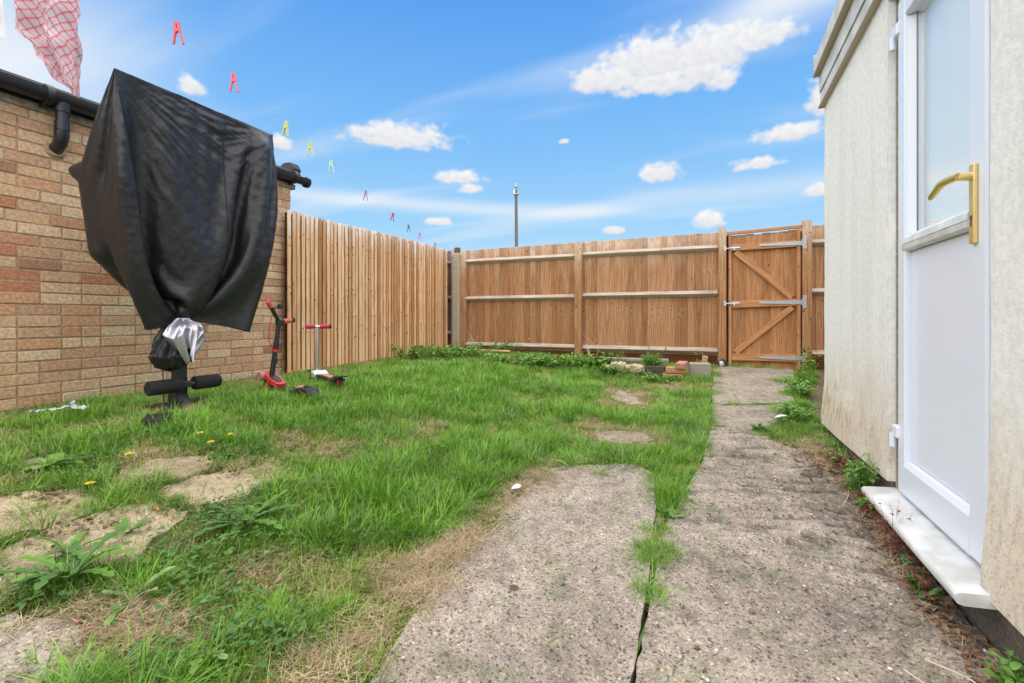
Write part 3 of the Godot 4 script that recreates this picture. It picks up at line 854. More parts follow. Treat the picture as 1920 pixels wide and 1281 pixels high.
func rear_fence() -> void:
	var f := thing("close_board_fence", "long brown board fence with three pale rails across the back of the garden", "fence", Vector3(-1.79, 0, -6.83))
	var at := func(x: float, y: float, z: float) -> Vector3: return Vector3(x + 1.79, y, z)
	var meshes: Array = []
	for k in 26:
		var st := new_st()
		cbox(st, Transform3D(Basis(Vector3.UP, rr(0.05, 0.09)), Vector3.ZERO), Vector3(0.102 + rr(-0.004, 0.004), 1.6, 0.013), 0.002, 1, Vector2(rr(0, 0.78), -0.10 + rr(0.0, 0.15)))
		meshes.append(fin(st))
	var bays := [[-3.69, 0.10], [1.10, 3.1]]
	for b in bays:
		var x: float = b[0] + 0.04
		while x < b[1]:
			var top := 1.885 + 0.010 * (x + 3.7) + rr(-0.004, 0.004)
			var lo := 0.30
			put("fence_board", meshes[rng.randi_range(0, 25)], M.back[rng.randi_range(0, 5)], f,
				Transform3D(Basis.from_scale(Vector3(1, (top - lo) / 1.6, 1)), at.call(x, (top + lo) / 2.0, -0.008 + rr(-0.002, 0.002))))
			x += 0.086 + rr(-0.004, 0.006)
	for seg in [[-3.67, -1.845], [-1.735, 0.075], [1.135, 3.1]]:
		for r in [[1.70, 1.695 + 0.02], [1.10, 1.115], [0.36, 0.355]]:
			var st := new_st()
			arris(st, seg[0] + 1.79, seg[1] + 1.79, r[0] if seg[0] < -2.0 else r[1], 0.005, Vector2(rr(0, 0.9), rr(0, 0.5)))
			obj("rail", st, M.rail, f)
		var gb := new_st(); box(gb, at.call(seg[0], 0.05, -0.022), at.call(seg[1], 0.297, 0.004), 0.004, 2, Vector2(rr(0, 0.9), 0))
		obj("gravel_board", gb, M.gravel_board, f)
	for p in [[-1.79, 0.105, 1.895], [0.13, 0.095, 1.965], [1.078, 0.10, 1.985], [3.1, 0.1, 1.98]]:
		var st := new_st()
		var h: float = p[1] / 2.0
		var prof := PackedVector2Array()
		for i in 4:
			for k in 4:
				var a := PI / 2.0 * i + PI / 6.0 * k
				var c := Vector2(1 if i == 0 or i == 3 else -1, 1 if i < 2 else -1) * (h - 0.014)
				prof.append(c + Vector2(cos(a), sin(a)) * 0.014)
		extrude(st, prof, p[2] + 0.25, Transform3D(Basis(Vector3(1, 0, 0), Vector3(0, 0, -1), Vector3(0, 1, 0)), at.call(p[0], -0.25, 0.058)), 3, Vector2(rr(0, 0.9), (p[2] + 0.25) / 2.0 - 0.49))
		obj("post", st, M.post, f)
	var cp := new_st(); box(cp, at.call(-3.772, -0.1, 0.0), at.call(-3.655, 1.875, 0.055), 0.005, 1, Vector2(0.2, 0.0))
	obj("post", cp, M.post, f)

func old_fence() -> void:
	var f := thing("weathered_fence", "short stretch of grey weathered fence in the corner behind the concrete post", "fence", Vector3(-4.3, 0, -6.93))
	for i in 18:
		var st := new_st()
		box(st, Vector3(-1.3 + i * 0.098, 0.0, -0.012), Vector3(-1.3 + i * 0.098 + 0.094, 1.915 + rr(-0.012, 0.006), 0.0), 0.002, 1, Vector2(rr(0, 0.8), 0))
		obj("fence_board", st, M.old, f)
	for y in [1.70, 1.12, 0.53]:
		var st := new_st(); arris(st, -1.3, 0.42, y, 0.002, Vector2(rr(0, 0.8), 0))
		obj("rail", st, M.old_rail, f)
	var st2 := new_st(); box(st2, Vector3(0.355, -0.1, 0.075), Vector3(0.41, 1.91, 0.135), 0.004, 1, Vector2(0.6, 0))
	obj("post", st2, M.post, f)

func concrete_post() -> void:
	var f := thing("concrete_post", "mossy square concrete post in the far corner with string tied round its top", "post", Vector3(-3.82, 0, -6.77))
	var st := new_st()
	cbox(st, Transform3D(Basis.IDENTITY, Vector3(0, 0.78, 0)), Vector3(0.125, 2.12, 0.11), 0.014)
	var p := obj("shaft", st, M.post_concrete, f)
	for x in [-0.022, 0.026]:
		st = new_st(); tube(st, [Vector3(x, 1.60, 0.05), Vector3(x, 1.60, 0.0555)], [0.008], 10); obj("bolt_hole", st, M.gasket, p)
	st = new_st(); cbox(st, Transform3D(Basis(Vector3.UP, 0.1), Vector3(0.005, 1.885, -0.01)), Vector3(0.085, 0.10, 0.07), 0.012)
	obj("wooden_cap", st, M.old, f)
	# the string: a few slack turns, a knot and a loose end
	var s := new_st()
	for k in 4:
		var pts: Array = []
		for i in 25:
			var a := TAU * i / 24.0
			var q := Vector2(cos(a), sin(a))
			var sq := 1.0 / maxf(absf(q.x), absf(q.y))
			var r := lerpf(sq, 1.0, 0.35) * 0.071
			pts.append(Vector3(q.x * r, 1.79 + k * 0.014 + 0.02 * sin(a * 2.0 + k) , q.y * r * 0.92))
		tube(s, pts, [0.005], 6, false)
	tube(s, [Vector3(0.05, 1.80, 0.06), Vector3(0.085, 1.79, 0.065), Vector3(0.10, 1.72, 0.06), Vector3(0.092, 1.64, 0.062), Vector3(0.105, 1.57, 0.06), Vector3(0.085, 1.52, 0.064), Vector3(0.07, 1.49, 0.066)], [0.006], 6)
	tube(s, [Vector3(-0.05, 1.80, 0.06), Vector3(-0.02, 1.84, 0.075), Vector3(0.03, 1.79, 0.078), Vector3(0.05, 1.83, 0.07)], [0.007], 6)
	single("string", s, M.string, "frayed cream string knotted round the top of the concrete post", "string")

func gate() -> void:
	var g := thing("garden_gate", "brown boarded garden gate with Z braces and three galvanised strap hinges", "gate", Vector3(0.61, 0, -6.80))
	var ox := 0.61
	var meshes: Array = []
	for k in 8:
		var st := new_st(); cbox(st, Transform3D(Basis(Vector3.UP, rr(-0.02, 0.02)), Vector3.ZERO), Vector3(0.0965, 1.7, 0.014), 0.002, 1, Vector2(0.17 * k + rr(0, 0.05), -0.05))
		meshes.append(fin(st))
	for i in 8:
		var hi: float = [1.858, 1.862, 1.87, 1.856, 1.872, 1.868, 1.876, 1.885][i]
		put("gate_board", meshes[i], M.gate[i % 3], g, Transform3D(Basis.from_scale(Vector3(1, (hi - 0.155) / 1.7, 1)), Vector3(0.26 + i * 0.0955 - ox, (hi + 0.155) / 2.0, -0.003 + 0.005 * (i % 2))))
	var frame := func(called: String, a: Vector3, b: Vector3, wide: float, deep: float, m: Material) -> void:
		# a straight timber from a to b, its face towards the garden
		var d := b - a
		var y := d.normalized()
		var x := y.cross(Vector3.BACK).normalized()
		var st := new_st()
		cbox(st, Transform3D(Basis.IDENTITY, Vector3.ZERO), Vector3(wide, d.length(), deep), 0.004, 1, Vector2(rr(0, 0.85), 0.05))
		put(called, fin(st), m, g, Transform3D(Basis(x, y, Vector3.BACK), (a + b) / 2.0))
	frame.call("stile", Vector3(0.222 - ox, 0.13, 0.028), Vector3(0.222 - ox, 1.885, 0.028), 0.036, 0.034, M.gate_frame)
	frame.call("stile", Vector3(0.992 - ox, 0.13, 0.028), Vector3(0.992 - ox, 1.90, 0.028), 0.040, 0.034, M.gate_frame)
	frame.call("ledge", Vector3(0.242 - ox, 1.695, 0.03), Vector3(0.971 - ox, 1.712, 0.03), 0.082, 0.036, M.gate_frame)
	frame.call("ledge", Vector3(0.242 - ox, 0.965, 0.03), Vector3(0.971 - ox, 0.985, 0.03), 0.088, 0.036, M.gate_frame)
	frame.call("ledge", Vector3(0.242 - ox, 0.285, 0.03), Vector3(0.971 - ox, 0.292, 0.03), 0.088, 0.036, M.gate_frame)
	frame.call("brace", Vector3(0.285 - ox, 1.645, 0.027), Vector3(0.925 - ox, 1.045, 0.027), 0.068, 0.030, M.gate_frame)
	frame.call("brace", Vector3(0.285 - ox, 0.345, 0.027), Vector3(0.925 - ox, 0.925, 0.027), 0.068, 0.030, M.gate_frame)
	frame.call("head_rail", Vector3(0.185 - ox, 1.886, 0.03), Vector3(1.025 - ox, 1.918, 0.03), 0.040, 0.034, M.gate_frame)
	for x in [0.193, 1.022]:     # the stops that the gate closes against
		var sp := new_st(); box(sp, Vector3(x - 0.035 - ox, 0.12, -0.036), Vector3(x + 0.035 - ox, 1.87, -0.012), 0.003, 1, Vector2(rr(0, 0.8), 0))
		obj("gate_stop", sp, M.gravel_board, g)
	for y in [1.712, 0.985, 0.293]:
		var st := new_st()
		var t: float = y
		extrude(st, PackedVector2Array([Vector2(0.555 - ox, t - 0.010), Vector2(1.022 - ox, t - 0.025), Vector2(1.022 - ox, t + 0.027), Vector2(0.555 - ox, t + 0.012)]), 0.005, Transform3D(Basis.IDENTITY, Vector3(0, 0, 0.050)))
		var h := obj("hinge", st, M.galv, g)
		st = new_st(); box(st, Vector3(1.030 - ox, t - 0.075, 0.082), Vector3(1.068 - ox, t + 0.085, 0.088), 0.002)
		tube(st, [Vector3(1.026 - ox, t - 0.04, 0.060), Vector3(1.026 - ox, t + 0.045, 0.060)], [0.008], 8)
		obj("hinge_plate", st, M.galv, h)
		for k in 4:
			st = new_st(); var bx := 0.62 + k * 0.11 - ox
			tube(st, [Vector3(bx, t + 0.002, 0.054), Vector3(bx, t + 0.002, 0.059)], [0.007, 0.004], 8)
			obj("bolt_head", st, M.galv, h)
	for y in [1.69, 0.978]:
		var st := new_st(); box(st, Vector3(0.225 - ox, y - 0.02, 0.048), Vector3(0.33 - ox, y + 0.02, 0.053), 0.002)
		var b := obj("bolt_plate", st, M.galv, g)
		st = new_st(); tube(st, [Vector3(0.16 - ox, y, 0.066), Vector3(0.34 - ox, y, 0.066)], [0.008], 8)
		tube(st, [Vector3(0.27 - ox, y, 0.068), Vector3(0.27 - ox, y - 0.03, 0.085)], [0.006], 6)
		obj("bolt", st, M.chrome, b)
		st = new_st(); box(st, Vector3(0.148 - ox, y - 0.032, 0.0775), Vector3(0.176 - ox, y + 0.032, 0.083), 0.002)
		obj("keeper", st, M.galv, b)

func utility_pole() -> void:
	var p := thing("utility_pole", "tall weathered timber pole standing beyond the back fence", "utility pole", Vector3(-11.0, 0, -26.8))
	var st := new_st(); tube(st, [Vector3(0.06, -0.3, 0), Vector3(0.03, 4.5, 0), Vector3(0, 8.75, 0)], [0.125, 0.105, 0.085], 14)
	obj("shaft", st, M.pole, p)
	st = new_st(); tube(st, [Vector3(0, 8.62, 0), Vector3(0, 8.98, 0)], [0.05], 10); obj("finial", st, M.galv, p)
	st = new_st(); tube(st, [Vector3(0, 8.27, 0), Vector3(0, 8.31, 0)], [0.17], 12); tube(st, [Vector3(0, 8.56, 0), Vector3(0, 8.60, 0)], [0.17], 12)
	for k in 8:
		var a := TAU * k / 8.0
		tube(st, [Vector3(cos(a) * 0.165, 8.28, sin(a) * 0.165), Vector3(cos(a) * 0.165, 8.6, sin(a) * 0.165)], [0.018], 5)
	obj("terminal_ring", st, M.galv, p)
	st = new_st(); box(st, Vector3(-0.13, 8.30, 0.07), Vector3(0.02, 8.55, 0.16), 0.01); obj("terminal_box", st, M.galv, p)

# ------------------------------------------------------------------ right: the house
func house() -> void:
	var h := thing("house", "house wall in stained off-white render with half glazed white door", "house", Vector3(0.75, 0, -4.02))
	# local: x 0 is the face of the render, z 0 the far corner; the door opening runs from z 1.33 to 2.205
	var face := func(z: float, y: float) -> Vector3:
		var bell := 0.026 * pow(smoothstep(0.5, 0.0, y), 1.6) * (smoothstep(1.6, 0.3, z) + 0.9 * smoothstep(1.9, 2.2, z))
		return Vector3(-bell + nz.get_noise_2d(z * 3.0, y * 3.0 + 30.0) * 0.003 * smoothstep(-0.1, 0.4, y), y, z)
	var st := new_st(); st.set_smooth_group(0)
	var seg := [[0.0, 1.33, 0.045, 2.33], [1.33, 2.205, 2.26, 2.33], [2.205, 6.5, -0.005, 2.33]]
	for s in seg:
		var nz_ := int((s[1] - s[0]) / 0.05) + 1
		var ny := int((s[3] - s[2]) / 0.05) + 1
		for j in ny:
			for i in nz_:
				var q: Array = []
				for c in [[0, 0], [1, 0], [1, 1], [0, 1]]:
					var z := lerpf(s[0], s[1], float(i + c[0]) / nz_)
					var y := lerpf(s[2], s[3], float(j + c[1]) / ny)
					q.append([face.call(z, y), Vector2(z / 4.0, (2.7 - y) / 3.0)])
				for t in [[0, 1, 2], [0, 2, 3]]:
					tri(st, q[t[0]][0], q[t[1]][0], q[t[2]][0], Vector3(-1, 0, 0), q[t[0]][1], q[t[1]][1], q[t[2]][1])
	# returns of the render: far end, the two door reveals (rounded arrises), the lower lip
	var strip := func(a: Array, b: Array, hint: Vector3) -> void:
		for i in a.size() - 1:
			poly(st, [a[i], a[i + 1], b[i + 1], b[i]], hint, Transform3D.IDENTITY)
	var n := 24
	for e in [[0.0, -1.0, 0.3], [1.33, 1.0, 0.10], [2.205, -1.0, 0.10]]:
		var a: Array = []
		var b: Array = []
		for i in n + 1:
			var y := lerpf(0.045 if e[0] < 1.5 else -0.005, 2.33, float(i) / n)
			var p: Vector3 = face.call(e[0], y)
			a.append(p); b.append(Vector3(e[2], y, e[0]))
		for i in n:
			var y0: float = a[i].y
			var uv := Vector2(e[0] / 4.0, (2.7 - y0) / 3.0)
			tri(st, a[i], a[i + 1], b[i + 1], Vector3(0, 0, e[1]), uv, uv + Vector2(0, -0.03), uv + Vector2(0.02, -0.03))
			tri(st, a[i], b[i + 1], b[i], Vector3(0, 0, e[1]), uv, uv + Vector2(0.02, -0.03), uv + Vector2(0.02, 0))
	for s in [[0.0, 1.33], [2.205, 6.5]]:
		for i in 40:
			var z0 := lerpf(s[0], s[1], i / 40.0)
			var z1 := lerpf(s[0], s[1], (i + 1) / 40.0)
			var yb := 0.045 if s[0] < 1.0 else -0.005
			poly(st, [face.call(z0, yb), face.call(z1, yb), Vector3(0.05, yb, z1), Vector3(0.05, yb, z0)], Vector3.DOWN, Transform3D.IDENTITY)
	obj("wall", st, M.render, h)
	# the solid masonry behind the render, closing the room
	st = new_st()
	box(st, Vector3(0.03, -0.006, 0.03), Vector3(0.26, 2.6, 1.34), 0.002)
	box(st, Vector3(0.03, -0.006, 2.20), Vector3(0.26, 2.6, 6.4), 0.002)
	box(st, Vector3(0.03, 2.262, 1.343), Vector3(0.26, 2.6, 2.197), 0.002)
	box(st, Vector3(0.263, -0.2, 0.03), Vector3(4.0, 2.6, 0.26), 0.002)
	box(st, Vector3(0.263, -0.2, 6.2), Vector3(4.0, 2.6, 6.4), 0.002)
	box(st, Vector3(3.8, -0.2, 0.263), Vector3(4.0, 2.6, 6.197), 0.002)
	box(st, Vector3(0.263, -0.06, 0.263), Vector3(3.797, 0.0, 6.197), 0.002)
	obj("masonry", st, M.smooth_concrete, h)
	st = new_st(); box(st, Vector3(0.012, -0.45, 0.012), Vector3(0.26, -0.008, 6.4), 0.004)
	box(st, Vector3(0.014, -0.007, 0.014), Vector3(0.028, 0.043, 1.325), 0.002)
	obj("plinth", st, M.plinth, h)
	# eaves: lower board with a lip, upper trim, the flat roof
	st = new_st()
	extrude(st, PackedVector2Array([Vector2(-0.02, 2.335), Vector2(-0.02, 2.55), Vector2(0.1, 2.55), Vector2(0.1, 2.335)]), 6.6, Transform3D(Basis.IDENTITY, Vector3(0, 0, -0.03)))
	extrude(st, PackedVector2Array([Vector2(-0.028, 2.43), Vector2(-0.028, 2.552), Vector2(-0.0205, 2.552), Vector2(-0.0205, 2.434)]), 6.6, Transform3D(Basis.IDENTITY, Vector3(0, 0, -0.032)))
	var fa := obj("fascia", st, M.fascia, h)
	st = new_st(); box(st, Vector3(-0.034, 2.318, -0.036), Vector3(0.1, 2.334, 6.6), 0.003)
	obj("drip_trim", st, M.fascia_trim, fa)
	st = new_st(); box(st, Vector3(-0.066, 2.555, -0.045), Vector3(0.1, 2.575, 6.6), 0.003)
	obj("drip_trim", st, M.fascia_trim, fa)
	st = new_st(); box(st, Vector3(-0.058, 2.577, -0.04), Vector3(0.1, 2.69, 6.6), 0.004)
	obj("upper_board", st, M.fascia, fa)
	st = new_st(); box(st, Vector3(-0.06, 2.60, -0.055), Vector3(0.0, 2.72, -0.042), 0.003)
	obj("end_cap", st, M.fascia_trim, fa)
	st = new_st(); box(st, Vector3(0.102, 2.602, 0.0), Vector3(4.1, 2.68, 6.6), 0.004)
	obj("roof", st, M.roof, h)
	# door frame
	st = new_st()
	box(st, Vector3(0.035, 0.02, 1.345), Vector3(0.10, 2.26, 1.41), 0.006)
	box(st, Vector3(0.035, 0.02, 2.155), Vector3(0.10, 2.26, 2.19), 0.006)
	box(st, Vector3(0.035, 2.20, 1.412), Vector3(0.10, 2.258, 2.153), 0.006)
	obj("door_frame", st, M.upvc, h)
	# the leaf: stiles and rails proud of the frame, panel below, pane above
	st = new_st()
	box(st, Vector3(0.012, 0.034, 1.415), Vector3(0.085, 2.19, 1.495), 0.007)
	box(st, Vector3(0.012, 0.034, 2.045), Vector3(0.085, 2.19, 2.150), 0.007)
	box(st, Vector3(0.012, 2.09, 1.4955), Vector3(0.085, 2.19, 2.0445), 0.007)
	var d := obj("door", st, M.upvc, h)
	st = new_st(); extrude(st, PackedVector2Array([Vector2(0.085, 0.035), Vector2(0.014, 0.035), Vector2(0.0105, 0.05), Vector2(0.0105, 0.160), Vector2(0.022, 0.18), Vector2(0.05, 0.183), Vector2(0.085, 0.183)]), 0.58, Transform3D(Basis.IDENTITY, Vector3(0, 0, 1.4657)))
	obj("bottom_rail", st, M.upvc, d)
	st = new_st(); extrude(st, PackedVector2Array([Vector2(0.08, 1.083), Vector2(0.018, 1.083), Vector2(0.008, 1.090), Vector2(0.006, 1.106), Vector2(0.010, 1.108), Vector2(0.010, 1.112), Vector2(0.006, 1.114), Vector2(0.010, 1.138), Vector2(0.024, 1.152), Vector2(0.05, 1.156), Vector2(0.08, 1.156)]), 0.57, Transform3D(Basis.IDENTITY, Vector3(0, 0, 1.4757)))
	obj("middle_rail", st, M.upvc_dirty, d)
	st = new_st(); box(st, Vector3(0.036, 0.184, 1.4965), Vector3(0.07, 1.082, 2.0435), 0.003)
	obj("panel", st, M.upvc, d)
	st = new_st()
	extrude(st, PackedVector2Array([Vector2(0.020, 0.0), Vector2(0.048, 0.014), Vector2(0.06, 0.014), Vector2(0.06, 0.0)]), 0.93, Transform3D(Basis(Vector3(1, 0, 0), Vector3(0, 0, 1), Vector3(0, 1, 0)), Vector3(0, 1.157, 1.4955)))
	obj("glazing_bead", st, M.upvc, d)
	st = new_st()
	extrude(st, PackedVector2Array([Vector2(0.020, 0.0), Vector2(0.048, -0.014), Vector2(0.06, -0.014), Vector2(0.06, 0.0)]), 0.93, Transform3D(Basis(Vector3(1, 0, 0), Vector3(0, 0, 1), Vector3(0, 1, 0)), Vector3(0, 1.157, 2.0445)))
	obj("glazing_bead", st, M.upvc, d)
	st = new_st(); box(st, Vector3(0.0495, 1.1565, 1.5097), Vector3(0.055, 2.089, 1.5137), 0.001)
	obj("gasket", st, M.gasket, d)
	st = new_st(); box(st, Vector3(0.050, 1.157, 1.514), Vector3(0.0525, 2.088, 2.030), 0.0005)
	obj("pane", st, M.glass, d)
	st = new_st(); grid(st, 60, 6, func(u: float, v: float) -> Vector3: return Vector3(0.085 + 0.0012 * sin(u * 26.0), lerpf(0.95, 2.2, v), lerpf(1.425, 2.13, u)))
	obj("net_curtain", st, M.curtain, d)
	# handle
	st = new_st(); box(st, Vector3(0.0, 1.030, 2.075), Vector3(0.0117, 1.280, 2.107), 0.004)
	var pl := obj("handle", st, M.brass, d)
	st = new_st()
	tube(st, [Vector3(0.002, 1.241, 2.091), Vector3(-0.030, 1.242, 2.090)], [0.014, 0.011], 14)
	tube(st, [Vector3(-0.034, 1.243, 2.098), Vector3(-0.040, 1.244, 2.06), Vector3(-0.046, 1.243, 2.020), Vector3(-0.047, 1.240, 2.012), Vector3(-0.052, 1.214, 1.957), Vector3(-0.052, 1.209, 1.947)], [0.011, 0.0130, 0.0125, 0.0125, 0.0105, 0.007], 14)
	var lv := obj("lever", st, M.brass, d)
	lv.set_meta("label", "cranked brass lever")
	st = new_st(); tube(st, [Vector3(-0.0012, 1.112, 2.091), Vector3(0.0005, 1.112, 2.091)], [0.0075], 12)
	box(st, Vector3(-0.001, 1.083, 2.0875), Vector3(0.0005, 1.109, 2.0945), 0.0002)
	obj("keyhole", st, M.key, d)
	# hinges
	for y in [2.045, 0.265]:
		st = new_st()
		box(st, Vector3(0.0, y, 1.375), Vector3(0.035, y + 0.055, 1.440), 0.006)
		tube(st, [Vector3(0.002, y - 0.045, 1.385), Vector3(0.002, y + 0.012, 1.385)], [0.013], 12)
		obj("hinge", st, M.upvc, h)
	# sill: deep white nosing below the door
	st = new_st(); extrude(st, PackedVector2Array([Vector2(0.10, -0.015), Vector2(-0.082, -0.030), Vector2(-0.096, -0.026), Vector2(-0.100, -0.016), Vector2(-0.100, -0.004), Vector2(-0.095, 0.004), Vector2(-0.085, 0.007), Vector2(0.02, 0.017), Vector2(0.10, 0.018)]), 0.935, Transform3D(Basis.IDENTITY, Vector3(0, 0, 1.325)))
	obj("sill", st, M.upvc_dirty, h)

# ------------------------------------------------------------------ the covered exercise machine and its cover
func gym() -> void:
	var b := Vector3(-3.36, 0.20, -2.10)
	var g := thing("exercise_machine", "black home exercise machine with foam rollers standing in grass under the black cover", "exercise machine", b)
	var st := new_st(); cbox(st, Transform3D(Basis(Vector3.BACK, 0.03), Vector3(0.0, 0.92, 0)), Vector3(0.05, 1.90, 0.082), 0.006); obj("upright", st, M.steel_black, g)
	st = new_st(); tube(st, [Vector3(0.10, 0.150, 0.235), Vector3(0.10, 0.150, -0.215)], [0.012], 12); var bar := obj("roller_bar", st, M.chrome, g)
	for s in [[0.242, 0.042], [-0.045, -0.222]]:
		st = new_st()
		tube(st, [Vector3(0.10, 0.150, s[0]), Vector3(0.10, 0.150, s[0] - 0.008), Vector3(0.10, 0.150, s[1] + 0.008), Vector3(0.10, 0.150, s[1])], [0.040, 0.047, 0.047, 0.040], 20)
		obj("foam_roller", st, M.foam, bar)
	st = new_st(); box(st, Vector3(0.0, 0.132, -0.03), Vector3(0.115, 0.168, 0.03), 0.004); obj("bracket", st, M.steel_black, g)
	st = new_st(); extrude(st, PackedVector2Array([Vector2(-0.06, -0.05), Vector2(0.12, -0.05), Vector2(0.03, 0.13), Vector2(-0.03, 0.13)]), 0.07, Transform3D(Basis.IDENTITY, Vector3(0, 0, -0.035))); obj("gusset", st, M.steel_black, g)
	st = new_st(); var d := Vector3(0.56, 0.0, 0.47).normalized()
	cbox(st, Transform3D(Basis(d, Vector3.UP, d.cross(Vector3.UP)), d * 0.36 + Vector3(0, 0.015, 0)), Vector3(0.76, 0.045, 0.075), 0.005); obj("foot", st, M.steel_black, g)
	st = new_st(); cbox(st, Transform3D(Basis(d, Vector3.UP, d.cross(Vector3.UP)) * Basis(Vector3.BACK, -0.05), d * 0.66 + Vector3(0, 0.044, 0)), Vector3(0.16, 0.006, 0.12), 0.002); obj("foot_plate", st, M.steel_black, g)
	st = new_st(); box(st, Vector3(-0.03, -0.02, -0.95), Vector3(0.04, 0.03, 0.2), 0.005); obj("base_beam", st, M.steel_black, g)
	st = new_st(); tube(st, [Vector3(0.05, 0.55, 0.12), Vector3(0.055, 0.22, 0.125), Vector3(0.06, -0.02, 0.12)], [0.004], 6); obj("cable", st, M.steel_black, g)
	st = new_st(); tube(st, [Vector3(0.22, 1.965, 0.44), Vector3(0.22, 1.96, -0.50)], [0.02], 10); obj("top_bar", st, M.steel_black, g)
	st = new_st(); tube(st, [Vector3(0.0, 1.9, 0.0), Vector3(0.21, 1.97, 0.0)], [0.03], 10); obj("arm", st, M.steel_black, g)

# The cover is a cloth: a bag hung on the machine's top bar, held out by the bar end at the back and tied in at the foot, let fall until it rests.
const HANG_A := Vector3(-3.10, 2.205, -1.60)
const HANG_B := Vector3(-3.12, 2.205, -2.655)
const TIE := Vector3(-3.25, 0.80, -2.04)
const HELD := [[0.4167, Vector3(-3.50, 1.68, -1.655)]]
# the frame inside: foot and head of each round member, and its radius
const FRAME := [[Vector3(-3.36, 0.7, -2.10), Vector3(-3.36, 2.0, -2.10), 0.05], [Vector3(-3.46, 1.22, -1.755), Vector3(-3.46, 1.66, -1.70), 0.10], [Vector3(-3.12, 1.20, -2.46), Vector3(-3.12, 2.05, -2.535), 0.09]]

func drape(nf: int, ne: int, m: int, from: PackedVector3Array, steps: int, passes: int, slack: float) -> PackedVector3Array:
	var n := 2 * (nf + ne)
	var front := 1.065
	var end := 0.50
	var drop := 1.44
	var P := PackedVector3Array(); P.resize((m + 1) * n)
	var inv := PackedFloat32Array(); inv.resize((m + 1) * n); inv.fill(1.0)
	var dh := PackedFloat32Array(); dh.resize(n)
	var dv := PackedFloat32Array(); dv.resize(n)
	var gusset: Array = []
	var caught: Array = []
	for i in n:
		var side := 0 if i < nf else (1 if i < nf + ne else (2 if i < 2 * nf + ne else 3))
		var u := float(i) / nf
		var w := 0.0
		if side == 1:
			u = 1.0; w = float(i - nf) / ne
		elif side == 2:
			u = 1.0 - float(i - nf - ne) / nf; w = 1.0
		elif side == 3:
			u = 0.0; w = 1.0 - float(i - 2 * nf - ne) / ne
		var long := side == 0 or side == 2
		gusset.append(not long)
		dh[i] = front / nf if long else end / ne
		dv[i] = drop / m * (1.0 + (0.042 * sin(PI * u) if long else 0.0))
		if (side == 0 and u > 0.12 and u < 0.74) or (side == 2 and u > 0.0 and u < 0.95) or (side == 3 and w > 0.6): caught.append((m - 1) * n + i)
		var top := HANG_A.lerp(HANG_B, u)
		var ring := Vector3(-3.0 - 0.62 * w, 0, -1.54 - 1.12 * u)
		inv[i] = 0.0
		for j in m + 1:
			var k := smoothstep(0.0, 1.0, clampf(float(j) / m * 3.0, 0, 1))
			var p := top.lerp(ring, k)
			p.y = 2.205 - j * drop / m
			if j > 0: p += Vector3(rng.randfn(0, 0.003), rng.randfn(0, 0.003), rng.randfn(0, 0.003))
			P[j * n + i] = p
	if not from.is_empty(): P = from
	for h in HELD:
		var at := int(round(h[0] * m)) * n + n - ne
		P[at] = h[1]; inv[at] = 0.0
	var ia := PackedInt32Array()
	var ib := PackedInt32Array()
	var rest := PackedFloat32Array()
	var stiff := PackedFloat32Array()
	for j in m + 1:
		for i in n:
			var me := j * n + i
			var nx := (i + 1) % n
			if j > 0:
				var taper := 1.0 if not gusset[i] else clampf(j * 2.6 / m + 0.04, 0.0, 1.0)
				ia.append(me); ib.append(j * n + nx); rest.append(dh[i] * taper); stiff.append(1.0)
				ia.append(me); ib.append(j * n + (i + 2) % n); rest.append((dh[i] + dh[nx]) * taper); stiff.append(0.10)
			if j < m:
				ia.append(me); ib.append(me + n); rest.append(dv[i]); stiff.append(1.0)
			if j > 0 and j < m:
				var q := Vector2(dh[i] * (1.0 if not gusset[i] else clampf((j + 0.5) * 2.6 / m + 0.04, 0.0, 1.0)), dv[i]).length()
				ia.append(me); ib.append((j + 1) * n + nx); rest.append(q); stiff.append(0.3)
				ia.append(j * n + nx); ib.append(me + n); rest.append(q); stiff.append(0.3)
			if j < m - 1:
				ia.append(me); ib.append(me + 2 * n); rest.append(2.0 * dv[i]); stiff.append(0.10)
	var nc := ia.size()
	var V := PackedVector3Array(); V.resize(P.size())
	var dt := 0.016
	for step in steps:
		var f := minf(1.0, step / (steps * 0.6))
		var Q := P.duplicate()
		for i in P.size():
			if inv[i] > 0.0:
				V[i] = V[i] * 0.97 + Vector3(0, -3.0 * dt, 0)
				Q[i] = P[i] + V[i] * dt
		var rt := lerpf(slack, 0.04, f)
		for s in passes:
			for c in nc:
				var x := ia[c]
				var y := ib[c]
				var d := Q[y] - Q[x]
				var l := d.length() + 1e-9
				var wx := inv[x]
				var wy := inv[y]
				d *= (l - rest[c]) * stiff[c] / (l * (wx + wy + 1e-9))
				Q[x] += d * wx
				Q[y] -= d * wy
			for t in caught:
				var d: Vector3 = Q[t] - TIE
				var l := d.length()
				if l > rt: Q[t] -= d * (0.8 * (l - rt) / l)
			for fr in FRAME:      # keep clear of the frame
				var c0: Vector3 = fr[0]
				var ax: Vector3 = fr[1] - c0
				var l2 := ax.length_squared()
				var rad: float = fr[2]
				for i in range(n, Q.size()):
					if inv[i] == 0.0: continue
					var d := Q[i] - c0
					d -= ax * clampf(d.dot(ax) / l2, 0.0, 1.0)
					var l := d.length()
					if l < rad: Q[i] += d * ((rad - l) / maxf(l, 1e-5))
		for i in P.size(): V[i] = ((Q[i] - P[i]) / dt).limit_length(3.0)
		P = Q
	return P

